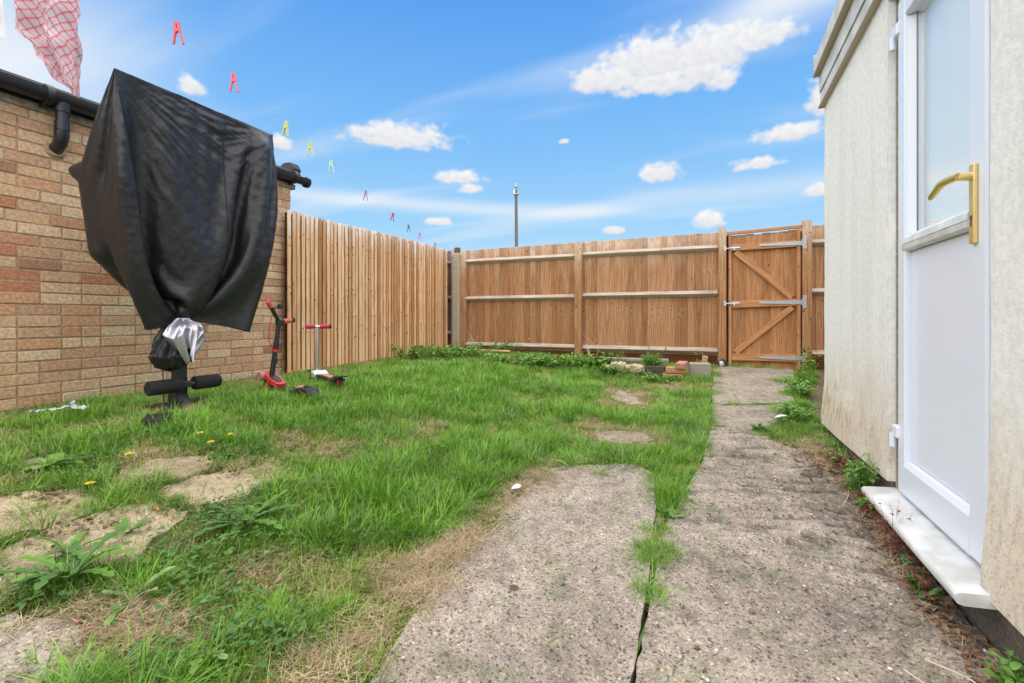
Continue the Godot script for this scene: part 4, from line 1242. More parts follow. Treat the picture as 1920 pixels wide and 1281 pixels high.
func finer(P: PackedVector3Array, n: int, rows: int) -> PackedVector3Array:
	# twice as many points each way, on a smooth curve through the old ones
	var mid := PackedVector3Array(); mid.resize(rows * n * 2)
	for j in rows:
		for i in n:
			mid[j * 2 * n + 2 * i] = P[j * n + i]
			mid[j * 2 * n + 2 * i + 1] = P[j * n + i].cubic_interpolate(P[j * n + (i + 1) % n], P[j * n + (i + n - 1) % n], P[j * n + (i + 2) % n], 0.5)
	var w := 2 * n
	var out := PackedVector3Array(); out.resize((2 * rows - 1) * w)
	for j in 2 * rows - 1:
		for i in w:
			var a := j / 2
			if j % 2 == 0: out[j * w + i] = mid[a * w + i]
			else: out[j * w + i] = mid[a * w + i].cubic_interpolate(mid[(a + 1) * w + i], mid[maxi(a - 1, 0) * w + i], mid[mini(a + 2, rows - 1) * w + i], 0.5)
	return out

func cover() -> void:
	var o := Vector3(-3.25, 0.8, -2.04)
	var c := thing("black_cover", "creased black waterproof cover draped over the exercise machine and tied in at the foot", "cover", o)
	var P := drape(18, 8, 24, PackedVector3Array(), 120, 12, 0.6)
	P = drape(36, 16, 48, finer(P, 52, 25), 40, 12, 0.04)
	var nu := 208
	var nv := 97
	P = finer(P, 104, 49)
	# the bar end pokes out sideways under the cloth; fine crumples all over
	for i in P.size():
		var p := P[i]
		var r := p.distance_to(Vector3(-3.50, 1.68, -1.655))
		p += Vector3(-0.80, 0.02, 0.35) * 0.085 * exp(-pow(r / 0.055, 4.0))
		# creases fan out from the two hung corners
		var facing := smoothstep(-3.30, -3.08, p.x) * smoothstep(0.86, 1.05, p.y)
		for h in [HANG_A, HANG_B]:
			var away := Vector2(p.z - h.z, h.y - p.y)
			var far := away.length()
			var turn := atan2(away.x, away.y)
			p.x += facing * (0.34 - absf(nz.get_noise_2d(turn * 3.4 + h.z, far * 0.9))) * 0.030 * smoothstep(0.02, 0.4, far) * (smoothstep(1.30, 0.5, far) if h == HANG_A else smoothstep(0.62, 0.3, far))
		p.x += facing * (0.2 - absf(nz.get_noise_3d(p.x * 4.0, p.y * 7.0, p.z * 7.0))) * 0.007
		if i >= nu: p += Vector3(nz.get_noise_3d(p.x * 17.0, p.y * 12.0, p.z * 17.0), 0, nz.get_noise_3d(p.z * 17.0, p.x * 17.0, p.y * 12.0)) * 0.0022
		P[i] = p
	nu *= 2
	P = finer(P, nu / 2, nv)
	nv = nv * 2 - 1
	var st := new_st()
	grid(st, nu, nv - 1, func(a: float, t: float) -> Vector3: return P[int(round(t * (nv - 1))) * nu + int(round(a * nu)) % nu] - o, true)
	obj("cloth", st, M.cover, c)
	# stitched seams down the front
	for s in [[0.625, 0.04, 0.62, 0.0035], [0.80, 0.06, 0.42, 0.002]]:
		var pts: Array = []
		var col := int(s[0] * nu * 36.0 / 104.0)
		for j in range(int(s[1] * nv), int(s[2] * nv), 2): pts.append(P[j * nu + col] + Vector3(0.001, 0, 0) - o)
		st = new_st(); tube(st, pts, [s[3]], 6)
		obj("seam", st, M.seam, c)
	var hem: Array = []
	for i in range(0, nu + 1, 2): hem.append(P[(nv - 1) * nu + i % nu] - o)
	st = new_st(); tube(st, hem, [0.004], 5, false)
	obj("hem", st, M.seam, c)
	# below the tie: a black pouch and the silver lining turned outwards
	st = new_st()
	grid(st, 96, 40, func(a: float, t: float) -> Vector3:
		var th := a * TAU
		var r := table(t, [0.0, 0.15, 0.4, 0.7, 0.9, 1.0], [0.04, 0.065, 0.105, 0.118, 0.080, 0.0])
		r *= 1.0 + 0.17 * sin(th * 5.0 + 2.5 * t) * (1.0 - 0.6 * t) + 0.09 * sin(th * 11.0 - 3.0 * t) + 0.16 * nz.get_noise_3d(cos(th) * 2.0, t * 4.0, sin(th) * 2.0)
		return Vector3(cos(th) * r * 0.8 + 0.02, -0.01 - t * 0.345, sin(th) * r + 0.035 + 0.03 * t), true)
	obj("pouch", st, M.cover, c)
	st = new_st()
	grid(st, 60, 36, func(u: float, v: float) -> Vector3:
		var wide := table(v, [0.0, 0.2, 0.45, 0.7, 1.0], [0.04, 0.10, 0.125, 0.08, 0.02])
		var s := u * 2.0 - 1.0
		var drop := v * (0.245 + 0.05 * sin(s * 7.0 + 0.6))
		var ridge := 0.030 * absf(sin(s * 4.4 + 0.5 + v)) + 0.012 * sin(s * 17.0 + v * 6.0)
		return Vector3(0.075 + 0.06 * sqrt(maxf(0.0, 1.0 - s * s)) * smoothstep(0.0, 0.3, v) + ridge * smoothstep(0.0, 0.2, v), -0.005 - drop, -s * wide + 0.02))
	obj("silver_lining", st, M.silver, c).set_meta("label", "crumpled silver lining")
	st = new_st()
	var ring: Array = []
	for i in 25:
		var a := TAU * i / 24.0
		ring.append(Vector3(cos(a) * 0.052, 0.005 + 0.006 * sin(a * 3.0), sin(a) * 0.052))
	tube(st, ring, [0.009], 8, false)
	obj("tie", st, M.seam, c)

# ------------------------------------------------------------------ scooters
func wheel(parent: Node, called: String, at: Vector3, axle: Vector3, r: float, wide: float, rim: Material) -> void:
	var st := new_st()
	tube(st, [at - axle * wide * 0.5, at - axle * wide * 0.42, at + axle * wide * 0.42, at + axle * wide * 0.5], [r * 0.9, r, r, r * 0.9], 24)
	var w := obj(called, st, M.rubber, parent)
	st = new_st(); tube(st, [at - axle * wide * 0.58, at + axle * wide * 0.58], [r * 0.58], 18)
	obj("rim", st, rim, w)

func scooters() -> void:
	# the red one: front wheel by the wall, deck running out through the grass
	var b := Vector3(-3.19, 0.205, -2.70)
	var s := thing("red_scooter", "child's red and black scooter with bent handlebar beside the brick wall end", "scooter", b)
	var fwd := Vector3(-0.97, 0, -0.16).normalized()
	var side := Vector3(fwd.z, 0, -fwd.x)
	wheel(s, "front_wheel", Vector3(0, 0.055, 0) + fwd * 0.02, side, 0.058, 0.034, M.red)
	wheel(s, "rear_wheel", Vector3(0, 0.045, 0) - fwd * 0.46, side, 0.05, 0.034, M.orange)
	var st := new_st()
	tube(st, [Vector3(0.005, 0.10, 0), Vector3(0.03, 0.30, -0.012), Vector3(0.052, 0.535, -0.03)], [0.021, 0.019, 0.0165], 12)
	tube(st, [Vector3(0.036, 0.345, -0.016), Vector3(0.040, 0.395, -0.019)], [0.022], 12)
	var stem := obj("stem", st, M.steel_black, s)
	st = new_st(); tube(st, [Vector3(0.033, 0.325, -0.014), Vector3(0.036, 0.345, -0.016)], [0.026], 12); obj("clamp", st, M.red, stem)
	st = new_st(); cbox(st, Transform3D(Basis(side, Vector3.UP, fwd), Vector3(0.042, 0.26, -0.008)), Vector3(0.03, 0.05, 0.02), 0.004); obj("latch", st, M.steel_black, stem)
	var bar := Node3D.new(); bar.name = "handlebar"; s.add_child(bar)
	var hub := Vector3(0.054, 0.556, -0.034)
	var hl := Vector3(0.09, 0.712, 0.10)
	var hr := Vector3(0.05, 0.572, -0.165)
	st = new_st(); tube(st, [hub, hub.lerp(hl, 0.99)], [0.015], 10); tube(st, [hub, hub.lerp(hr, 0.98)], [0.015], 10)
	cbox(st, Transform3D(Basis.IDENTITY, hub), Vector3(0.045, 0.05, 0.05), 0.008); obj("bar", st, M.steel_black, bar)
	st = new_st(); tube(st, [hub.lerp(hl, 0.74), hub.lerp(hl, 1.02)], [0.019], 12); obj("grip", st, M.red_grip, bar)
	st = new_st(); tube(st, [hub.lerp(hr, 0.30), hub.lerp(hr, 0.86)], [0.020], 12); obj("grip", st, M.red_grip, bar)
	st = new_st(); tube(st, [hub.lerp(hr, 0.86), hub.lerp(hr, 1.08)], [0.021], 12); obj("grip_end", st, M.rubber, bar)
	st = new_st(); cbox(st, Transform3D(Basis.IDENTITY, hub.lerp(hl, 0.6) + Vector3(0.03, 0.03, -0.045)), Vector3(0.03, 0.04, 0.035), 0.006); tube(st, [hub.lerp(hl, 0.62), hub.lerp(hl, 0.6) + Vector3(0.04, 0.06, -0.06)], [0.006], 6); obj("brake_lever", st, M.black_plastic, bar)
	st = new_st(); tube(st, [hub.lerp(hl, 0.55), hub.lerp(hl, 0.3) + Vector3(0.0, -0.08, 0.06), Vector3(0.04, 0.42, 0.05), Vector3(0.036, 0.33, 0.0)], [0.004], 6); obj("brake_cable", st, M.red, bar)
	# red front housing, deck with black grip
	st = new_st()
	var deck := Basis(-fwd, Vector3.UP, side)
	var prof := PackedVector2Array([Vector2(-0.06, -0.035), Vector2(-0.075, -0.015), Vector2(-0.02, -0.065), Vector2(0.06, -0.085), Vector2(0.15, -0.06), Vector2(0.16, 0.0), Vector2(0.15, 0.06), Vector2(0.06, 0.085), Vector2(-0.02, 0.065), Vector2(-0.075, 0.015), Vector2(-0.06, 0.035)])
	prof.remove_at(10); prof.remove_at(0)
	for i in prof.size(): prof[i] = Vector2(prof[i].x * 0.95, prof[i].y * 0.62)
	extrude(st, prof, 0.032, Transform3D(Basis(-fwd, side, Vector3.UP) * Basis(Vector3(0, 1, 0), 0.42), Vector3(0.0, 0.115, 0)))
	var fh := obj("front_housing", st, M.red, s)
	st = new_st(); var inner := PackedVector2Array()
	for p in prof: inner.append((p - Vector2(0.045, 0)) * 0.62 + Vector2(0.055, 0))
	extrude(st, inner, 0.003, Transform3D(Basis(-fwd, side, Vector3.UP) * Basis(Vector3(0, 1, 0), 0.42), Vector3(0.0, 0.115, 0) + (Basis(-fwd, side, Vector3.UP) * Basis(Vector3(0, 1, 0), 0.42)) * Vector3(0, 0, 0.033)))
	obj("grip_pad", st, M.steel_black, fh)
	st = new_st(); cbox(st, Transform3D(deck, Vector3(0, 0.045, 0) - fwd * 0.25), Vector3(0.34, 0.024, 0.10), 0.008); obj("deck", st, M.steel_black, s)
	st = new_st(); extrude(st, PackedVector2Array([Vector2(0.37, 0.06), Vector2(0.44, 0.085), Vector2(0.52, 0.075), Vector2(0.54, 0.04), Vector2(0.50, 0.05), Vector2(0.44, 0.062), Vector2(0.37, 0.045)]), 0.10, Transform3D(Basis(-fwd, Vector3.UP, side), -side * 0.05)); obj("rear_mudguard", st, M.steel_black, s)
	st = new_st(); cbox(st, Transform3D(deck, Vector3(0, 0.072, 0) - fwd * 0.41), Vector3(0.07, 0.03, 0.06), 0.01); obj("brake_pad", st, M.deck_pink, s)
	st = new_st(); tube(st, [Vector3(0, 0.13, 0) + side * 0.05 + fwd * 0.075, Vector3(0, 0.13, 0) - side * 0.05 + fwd * 0.075], [0.034], 12); obj("front_mudguard", st, M.deck_pink, s)
	# the silver one further along
	b = Vector3(-3.40, 0.205, -3.38)
	s = thing("silver_scooter", "child's silver stemmed scooter with pink grips standing in grass before the slatted fence", "scooter", b)
	fwd = Vector3(-0.88, 0, -0.47).normalized(); side = Vector3(fwd.z, 0, -fwd.x)
	for k in [-0.06, 0.06]: wheel(s, "front_wheel", Vector3(0, 0.055, 0) + side * k, side, 0.055, 0.026, M.yellow)
	wheel(s, "rear_wheel", Vector3(0, 0.05, 0) - fwd * 0.62, side, 0.05, 0.030, M.red)
	st = new_st(); tube(st, [Vector3(0, 0.09, 0), Vector3(0.005, 0.30, 0), Vector3(0.008, 0.505, 0)], [0.0155, 0.0155, 0.0125], 12); stem = obj("stem", st, M.chrome, s)
	bar = Node3D.new(); bar.name = "handlebar"; s.add_child(bar)
	st = new_st(); tube(st, [Vector3(0.008, 0.508, 0) - side * 0.10, Vector3(0.008, 0.508, 0) + side * 0.10], [0.012], 10); obj("bar", st, M.chrome, bar)
	for k in [-1.0, 1.0]:
		st = new_st(); tube(st, [Vector3(0.008, 0.508, 0) + side * 0.022 * k, Vector3(0.008, 0.508, 0) + side * 0.105 * k], [0.019, 0.021], 12); obj("grip", st, M.pink_grip, bar)
	st = new_st(); tube(st, [Vector3(0.008, 0.508, 0) - side * 0.105, Vector3(0.008, 0.508, 0) - side * 0.125], [0.021], 12); obj("grip_end", st, M.rubber, bar)
	st = new_st(); extrude(st, PackedVector2Array([Vector2(-0.07, 0.05), Vector2(-0.03, 0.095), Vector2(0.05, 0.105), Vector2(0.15, 0.075), Vector2(0.15, 0.05), Vector2(0.0, 0.045)]), 0.13, Transform3D(Basis(-fwd, Vector3.UP, side), -side * 0.065)); obj("front_fork", st, M.white_plastic, s)
	st = new_st(); cbox(st, Transform3D(Basis(-fwd, Vector3.UP, side), Vector3(0, 0.068, 0) - fwd * 0.37), Vector3(0.46, 0.022, 0.11), 0.008); var dk := obj("deck", st, M.steel_black, s)
	st = new_st(); cbox(st, Transform3D(Basis(-fwd, Vector3.UP, side), Vector3(0, 0.0805, 0) - fwd * 0.33), Vector3(0.30, 0.004, 0.06), 0.001); obj("deck_strip", st, M.deck_pink, dk)
	st = new_st(); cbox(st, Transform3D(Basis(-fwd, Vector3.UP, side) * Basis(Vector3.BACK, 0.12), Vector3(0, 0.100, 0) - fwd * 0.62), Vector3(0.16, 0.014, 0.085), 0.006); obj("rear_brake", st, M.black_plastic, s)

# ------------------------------------------------------------------ washing line
func line_at(t: float) -> Vector3:
	# t 0 at the concrete post, 1 near the camera
	var a := Vector3(-3.85, 1.86, -6.78)
	var b := Vector3(-1.661, 1.787, -1.037)
	var p := a.lerp(b, t)
	p.y -= 0.46 * t * (1.0 - t) * (1.0 + 0.25 * (0.5 - t))
	return p

func peg_shape(m: Material, nm: String, label: String, at: Vector3, yaw: float, roll: float, big := 1.0) -> void:
	var p := thing(nm, label, "clothes peg", at, "pegs along the washing line")
	p.rotation = Vector3(0.05, yaw, roll); p.scale = Vector3.ONE * big * 0.92
	for s in [-1.0, 1.0]:
		var st := new_st()
		extrude(st, PackedVector2Array([Vector2(s * 0.0015, 0.010), Vector2(s * 0.0085, 0.008), Vector2(s * 0.0095, -0.010), Vector2(s * 0.0115, -0.030), Vector2(s * 0.0195, -0.069), Vector2(s * 0.0145, -0.070), Vector2(s * 0.007, -0.036), Vector2(s * 0.0035, -0.026), Vector2(s * 0.002, -0.012)]), 0.010, Transform3D(Basis.IDENTITY, Vector3(0, 0, -0.005)))
		obj("prong", st, m, p)
	var st2 := new_st(); tube(st2, [Vector3(0, -0.022, -0.007), Vector3(0, -0.022, 0.007)], [0.006], 10); obj("spring", st2, m, p)

func washing() -> void:
	var st := new_st()
	var pts: Array = []
	for i in 61: pts.append(line_at(-0.004 + 1.30 * i / 60.0))
	tube(st, pts, [0.0007], 5)
	single("washing_line", st, M.cord, "thin washing line from the concrete post up over the lawn, strung with pegs", "washing line")
	var col := {"coral": mat(0.85, 0.14, 0.16, 0.45), "pink": mat(0.82, 0.20, 0.26, 0.45), "yellow": mat(0.66, 0.68, 0.22, 0.45), "pale": mat(0.60, 0.72, 0.55, 0.45), "purple": mat(0.40, 0.28, 0.46, 0.45), "red": mat(0.62, 0.06, 0.12, 0.45), "blue": mat(0.03, 0.12, 0.20, 0.45), "rose": mat(0.75, 0.12, 0.28, 0.45), "teal": mat(0.04, 0.25, 0.28, 0.45)}
	var dir := atan2(2.19, 5.74)
	var list := [[1.0, "coral", "coral pink clothes peg hanging nearest the tea towel", 0.15], [0.95, "pink", "salmon pink clothes peg above the middle of the black cover", 0.10], [0.882, "yellow", "yellow clothes peg above the far top corner of the black cover", -0.15], [0.841, "yellow", "yellow clothes peg beside a pale green one on the washing line", 0.1], [0.797, "pale", "pale green clothes peg on the washing line", 0.2], [0.697, "purple", "purple clothes peg alone in the middle of the washing line", 0.0], [0.583, "red", "dark red clothes peg above the slatted fence", -0.2], [0.495, "blue", "dark blue clothes peg above the slatted fence", 0.1], [0.416, "rose", "rose pink clothes peg just above the slatted fence top", 0.05], [0.275, "teal", "teal clothes peg close to the concrete post", 0.1]]
	for l in list:
		peg_shape(col[l[1]], "clothes_peg", l[2], line_at(l[0]), dir + l[3], l[3] * 0.7 - 0.06)
	for k in 3:
		peg_shape(col[["teal", "rose", "blue"][k]], "clothes_peg", ["teal clothes peg clipped at the string on the concrete post", "rose pink clothes peg clipped at the string on the concrete post", "dark blue clothes peg clipped at the string on the concrete post"][k], Vector3(-3.95 + k * 0.035, 1.84 - 0.03 * k, -6.73), 0.3 * k, 0.8 - 0.5 * k)
	# a second line, higher and nearer, holds the laundry
	st = new_st()
	pts = []
	for i in 41:
		var t := i / 40.0
		pts.append(Vector3(lerpf(-4.05, -1.2, t), 2.42 - 0.46 * sin(t * PI * 0.9) , lerpf(-1.05, -0.62, t)))
	tube(st, pts, [0.0009], 6)
	single("laundry_line", st, M.cord, "second washing line holding the checked tea towel and a white garment", "washing line")
	var dd := 1.40
	var towel := thing("tea_towel", "red and white checked tea towel hanging by one corner from a line", "tea towel", Vector3(-1.79, 1.5, -0.77))
	var fr := func(lat: float, y: float, dep: float) -> Vector3:   # across, up, towards the viewer
		return Vector3(lat * 0.922 - (dd - dep) * 0.3875, y, -lat * 0.3875 - (dd - dep) * 0.922) - Vector3(-1.79, 1.5, -0.77)
	var lft := [[1.452, 1.475, 1.50, 1.545, 1.565, 1.60, 1.64, 1.74, 1.97], [-1.285, -1.305, -1.355, -1.362, -1.39, -1.405, -1.448, -1.455, -1.40]]
	var rgt := [[1.452, 1.53, 1.60, 1.74, 1.97], [-1.281, -1.277, -1.281, -1.286, -1.31]]
	st = new_st()
	grid(st, 60, 70, func(u: float, v: float) -> Vector3:
		var y := lerpf(1.965, 1.452, v)
		var a := table(y, lft[0], lft[1])
		var b := table(y, rgt[0], rgt[1])
		var k := smoothstep(1.0, 0.7, v)
		return fr.call(lerpf(a, b, u) + 0.003 * sin(y * 60.0), y, (0.020 * sin(u * 11.0 + v * 2.0) + 0.004 * sin(u * 29.0 - v * 3.0)) * (0.25 + 0.75 * k) + 0.01 * nz.get_noise_2d(u * 5.0, v * 6.0)))
	var mt := obj("cloth", st, M.towel, towel)
	var am := mt.mesh as ArrayMesh
	var mdt := MeshDataTool.new(); mdt.create_from_surface(am, 0)
	for i in mdt.get_vertex_count():     # the weave runs slantwise, since the towel hangs from a corner
		var uv := mdt.get_vertex_uv(i)
		var q := Vector2(uv.x * 0.30, uv.y * 0.52).rotated(0.62) / 0.176
		mdt.set_vertex_uv(i, q)
	var nm := ArrayMesh.new(); mdt.commit_to_surface(nm); mt.mesh = nm
	var gm := thing("white_garment", "white garment with magenta trim hanging at the edge beside the tea towel", "garment", Vector3(-1.95, 1.6, -0.7))
	st = new_st()
	grid(st, 30, 40, func(u: float, v: float) -> Vector3:
		var y := lerpf(1.97, 1.62, v)
		var lat := lerpf(-1.80, lerpf(-1.515, -1.483, v), u)
		return fr.call(lat, y, 0.015 * sin(u * 15.0)) + Vector3(-1.79, 1.5, -0.77) - Vector3(-1.95, 1.6, -0.7))
	obj("cloth", st, M.garment, gm)
	st = new_st()
	grid(st, 10, 10, func(u: float, v: float) -> Vector3:
		return fr.call(lerpf(-1.62, lerpf(-1.505, -1.498, v), u), lerpf(1.73, 1.665, v), 0.022 + 0.004 * sin(u * 9.0)) + Vector3(-1.79, 1.5, -0.77) - Vector3(-1.95, 1.6, -0.7))
	obj("trim", st, M.magenta, gm)

# ------------------------------------------------------------------ loose masonry by the back fence
func lump(size: Vector3, rough: float, sd: float, n := 12) -> SurfaceTool:
	var st := new_st()
	grid(st, n * 2, n, func(u: float, v: float) -> Vector3:
		var a := u * TAU
		var b := (v - 0.5) * PI
		var d := Vector3(cos(b) * cos(a), sin(b), -cos(b) * sin(a))
		var k := 1.0 / pow(pow(absf(d.x), 4.0) + pow(absf(d.y), 4.0) + pow(absf(d.z), 4.0), 0.25)
		return d * k * size * 0.5 * (0.85 + rough * nz.get_noise_3d(d.x * 1.6 + sd, d.y * 1.6, d.z * 1.6)), true)
	return st

func rubble() -> void:
	var lay_brick := func(m: Material, p: Vector3, yaw: float, roll: float, label: String) -> void:
		var st := new_st(); cbox(st, Transform3D.IDENTITY, Vector3(0.215, 0.065, 0.1025), 0.006)
		var o := single("loose_brick", st, m, label, "brick", "loose bricks edging the bed by the back fence")
		o.transform = Transform3D(Basis(Vector3.UP, yaw) * Basis(Vector3.BACK, roll), p)
	var dark := triplanar(mat(0.10, 0.085, 0.07, 0.95), 4.0); dark.albedo_texture = M.stone.albedo_texture
	lay_brick.call(dark, Vector3(-0.64, 0.135, -5.66), 0.06, 0.0, "dark brown brick low in the edging beside a red brick")
	lay_brick.call(M.brick[3], Vector3(-0.40, 0.13, -5.64), -0.04, 0.0, "dull red brick low in the edging, half sunk in grass")
	lay_brick.call(dark, Vector3(-0.60, 0.206, -5.69), -0.05, 0.01, "dark mossy brick under the feathery shrub in the upper course")
	lay_brick.call(M.brick[2], Vector3(-0.37, 0.203, -5.67), 0.05, -0.02, "brown brick under the upright pink brick in the upper course")
	var pinkish := triplanar(mat(0.55, 0.27, 0.20, 0.95), 4.0); pinkish.albedo_texture = M.stone.albedo_texture
	lay_brick.call(pinkish, Vector3(-0.31, 0.262, -5.68), 1.45, 0.05, "pale pink brick laid endways on top of the edging")
	lay_brick.call(M.brick[4], Vector3(-0.09, 0.20, -6.55), 0.05, 1.4, "orange brown brick leaning at the fence foot behind the concrete block")
	var items := [["concrete_block", M.block, Vector3(0.235, 0.17, 0.09), Vector3(-0.125, 0.20, -5.80), "squared grey concrete block between the bricks and the gate", "concrete block"], ["pale_stone", M.stone, Vector3(0.20, 0.12, 0.16), Vector3(-1.03, 0.215, -5.72), "rounded pale stone at the weedy end of the edging", "stone"], ["pale_stone", M.stone, Vector3(0.25, 0.11, 0.16), Vector3(-0.82, 0.20, -5.68), "long pale stone lying between the rounded stone and dark bricks", "stone"], ["pale_stone", M.stone, Vector3(0.09, 0.06, 0.10), Vector3(-1.16, 0.20, -5.70), "small white stone at the outer end of the edging", "stone"], ["edging_slab", M.block, Vector3(0.9, 0.05, 0.12), Vector3(-0.95, 0.245, -6.30), "long pale concrete edging lying along the fence foot among weeds", "edging"]]
	for i in items.size():
		var it: Array = items[i]
		var st: SurfaceTool
		if it[0] == "concrete_block" or it[0] == "edging_slab":
			st = new_st(); cbox(st, Transform3D(Basis(Vector3.UP, 0.05), Vector3.ZERO), it[2], 0.015)
		else: st = lump(it[2], 0.35, i * 3.0)
		var o := single(it[0], st, it[1], it[4], it[5]); o.position = it[3]
	# a strip of timber lying in the weeds
	var st2 := new_st(); cbox(st2, Transform3D(Basis(Vector3.UP, -0.05), Vector3.ZERO), Vector3(0.62, 0.02, 0.05), 0.003, 2, Vector2(0.1, 0.3))
	var t := single("timber_offcut", st2, M.slat[0], "thin orange timber strip lying in weeds below the back fence", "timber offcut"); t.position = Vector3(-2.86, 0.335, -6.0)
	# bag of rubbish at the post foot by the gate
	st2 = lump(Vector3(0.11, 0.12, 0.10), 0.5, 22.0)
	var bagm := mat(0.03, 0.03, 0.032, 0.4)
	var o2 := thing("rubbish_scrap", "crumpled black and white plastic scrap stuffed under the gate post", "plastic scrap", Vector3(0.135, 0.20, -6.72))
	obj("black_part", st2, bagm, o2)
	st2 = lump(Vector3(0.05, 0.08, 0.05), 0.6, 31.0); var wp := obj("white_part", st2, M.white_scrap, o2); wp.position = Vector3(-0.015, -0.005, 0.045)

# ------------------------------------------------------------------ plants
func blade(st: SurfaceTool, root: Vector3, dir: float, ln: float, wide: float, lean: float, droop: float, c: Color, segs := 3) -> void:
	var out := Vector3(cos(dir), 0, sin(dir))
	var sd := Vector3(-sin(dir), 0, cos(dir))
	st.set_smooth_group(0)
	var prev: Array = []
	var p := root
	var ang := lean
	for k in segs + 1:
		var t := float(k) / segs
		var w := wide * 0.5 * (1.0 - pow(t, 1.8))
		var cur: Array = [p - sd * w, p + sd * w] if k < segs else [p]
		if k > 0:
			st.set_color(c)
			if k < segs:
				for v in [prev[0], prev[1], cur[1], prev[0], cur[1], cur[0]]: st.add_vertex(v)
			else:
				for v in [prev[0], prev[1], cur[0]]: st.add_vertex(v)
		prev = cur
		p += (out * sin(ang) + Vector3.UP * cos(ang)) * ln / segs
		ang += droop / segs

func tuft(n: int, spread: float, l0: float, l1: float, wide: float, lean: float, droop: float, segs := 3) -> ArrayMesh:
	var st := new_st()
	for i in n:
		var r := spread * sqrt(rng.randf())
		var a := rng.randf() * TAU
		var g := rr(0.78, 1.18)
		var c := Color(g * rr(0.92, 1.15), g, g * rr(0.8, 1.1))
		if rng.randf() < 0.12: c = Color(2.0, 1.3, 1.5)
		elif rng.randf() < 0.15: c = Color(0.62, 0.66, 0.7)
		blade(st, Vector3(cos(a) * r, -0.012, sin(a) * r), a + rr(-0.7, 0.7), rr(l0, l1), wide * rr(0.7, 1.2), absf(rr(0.05, lean)), rr(0.3, droop), c, segs)
	return fin(st)

func blot(x: float, z: float, list: Array) -> float:
	var s := 0.0
	for e in list:
		var d := pow((x - e[0]) / e[2], 2.0) + pow((z - e[1]) / e[3], 2.0)
		if d < 4.0: s += e[4] * exp(-d * d * 0.9) if d < 1.6 else 0.0
	return s

const LUSH := [[-1.30, -2.10, 0.50, 0.42, 0.5], [-1.12, -2.70, 0.36, 0.34, 0.45], [-0.18, -2.80, 0.24, 0.55, 0.28], [-0.55, -3.08, 0.42, 0.18, 0.45], [-1.7, -4.4, 1.5, 1.5, 0.30], [-2.8, -3.4, 0.8, 1.1, 0.28], [-1.50, -1.65, 0.34, 0.36, 0.4], [-2.7, -2.4, 0.7, 0.35, 0.25], [-0.2, -4.2, 0.22, 0.8, 0.35], [-2.62, -1.72, 0.30, 0.22, 0.35], [-1.33, -0.62, 0.22, 0.12, 0.45], [-1.20, -1.0, 0.12, 0.14, 0.4]]
const DRY := [[-0.97, -1.85, 0.10, 0.62, 0.6], [-0.90, -2.50, 0.10, 0.30, 0.7], [-0.96, -1.12, 0.12, 0.50, 0.38], [-1.47, -0.80, 0.17, 0.09, 0.9], [-1.60, -0.71, 0.16, 0.08, 0.8], [-0.55, -3.30, 0.34, 0.14, 0.5], [-0.80, -3.62, 0.18, 0.16, 0.6], [-0.72, -4.55, 0.34, 0.38, 0.6], [-1.42, -1.18, 0.26, 0.18, 0.35], [-1.15, -1.38, 0.16, 0.18, 0.4], [-0.95, -4.2, 0.2, 0.2, 0.35], [-2.05, -2.0, 0.4, 0.16, 0.3], [-2.3, -1.35, 0.3, 0.2, 0.25], [-2.9, -1.5, 0.3, 0.2, 0.3], [-0.40, -0.72, 0.20, 0.08, 0.9], [0.60, -3.2, 0.10, 0.45, 0.9], [-0.5, -5.2, 0.5, 0.3, 0.4], [-1.7, -5.0, 0.3, 0.15, 0.3]]

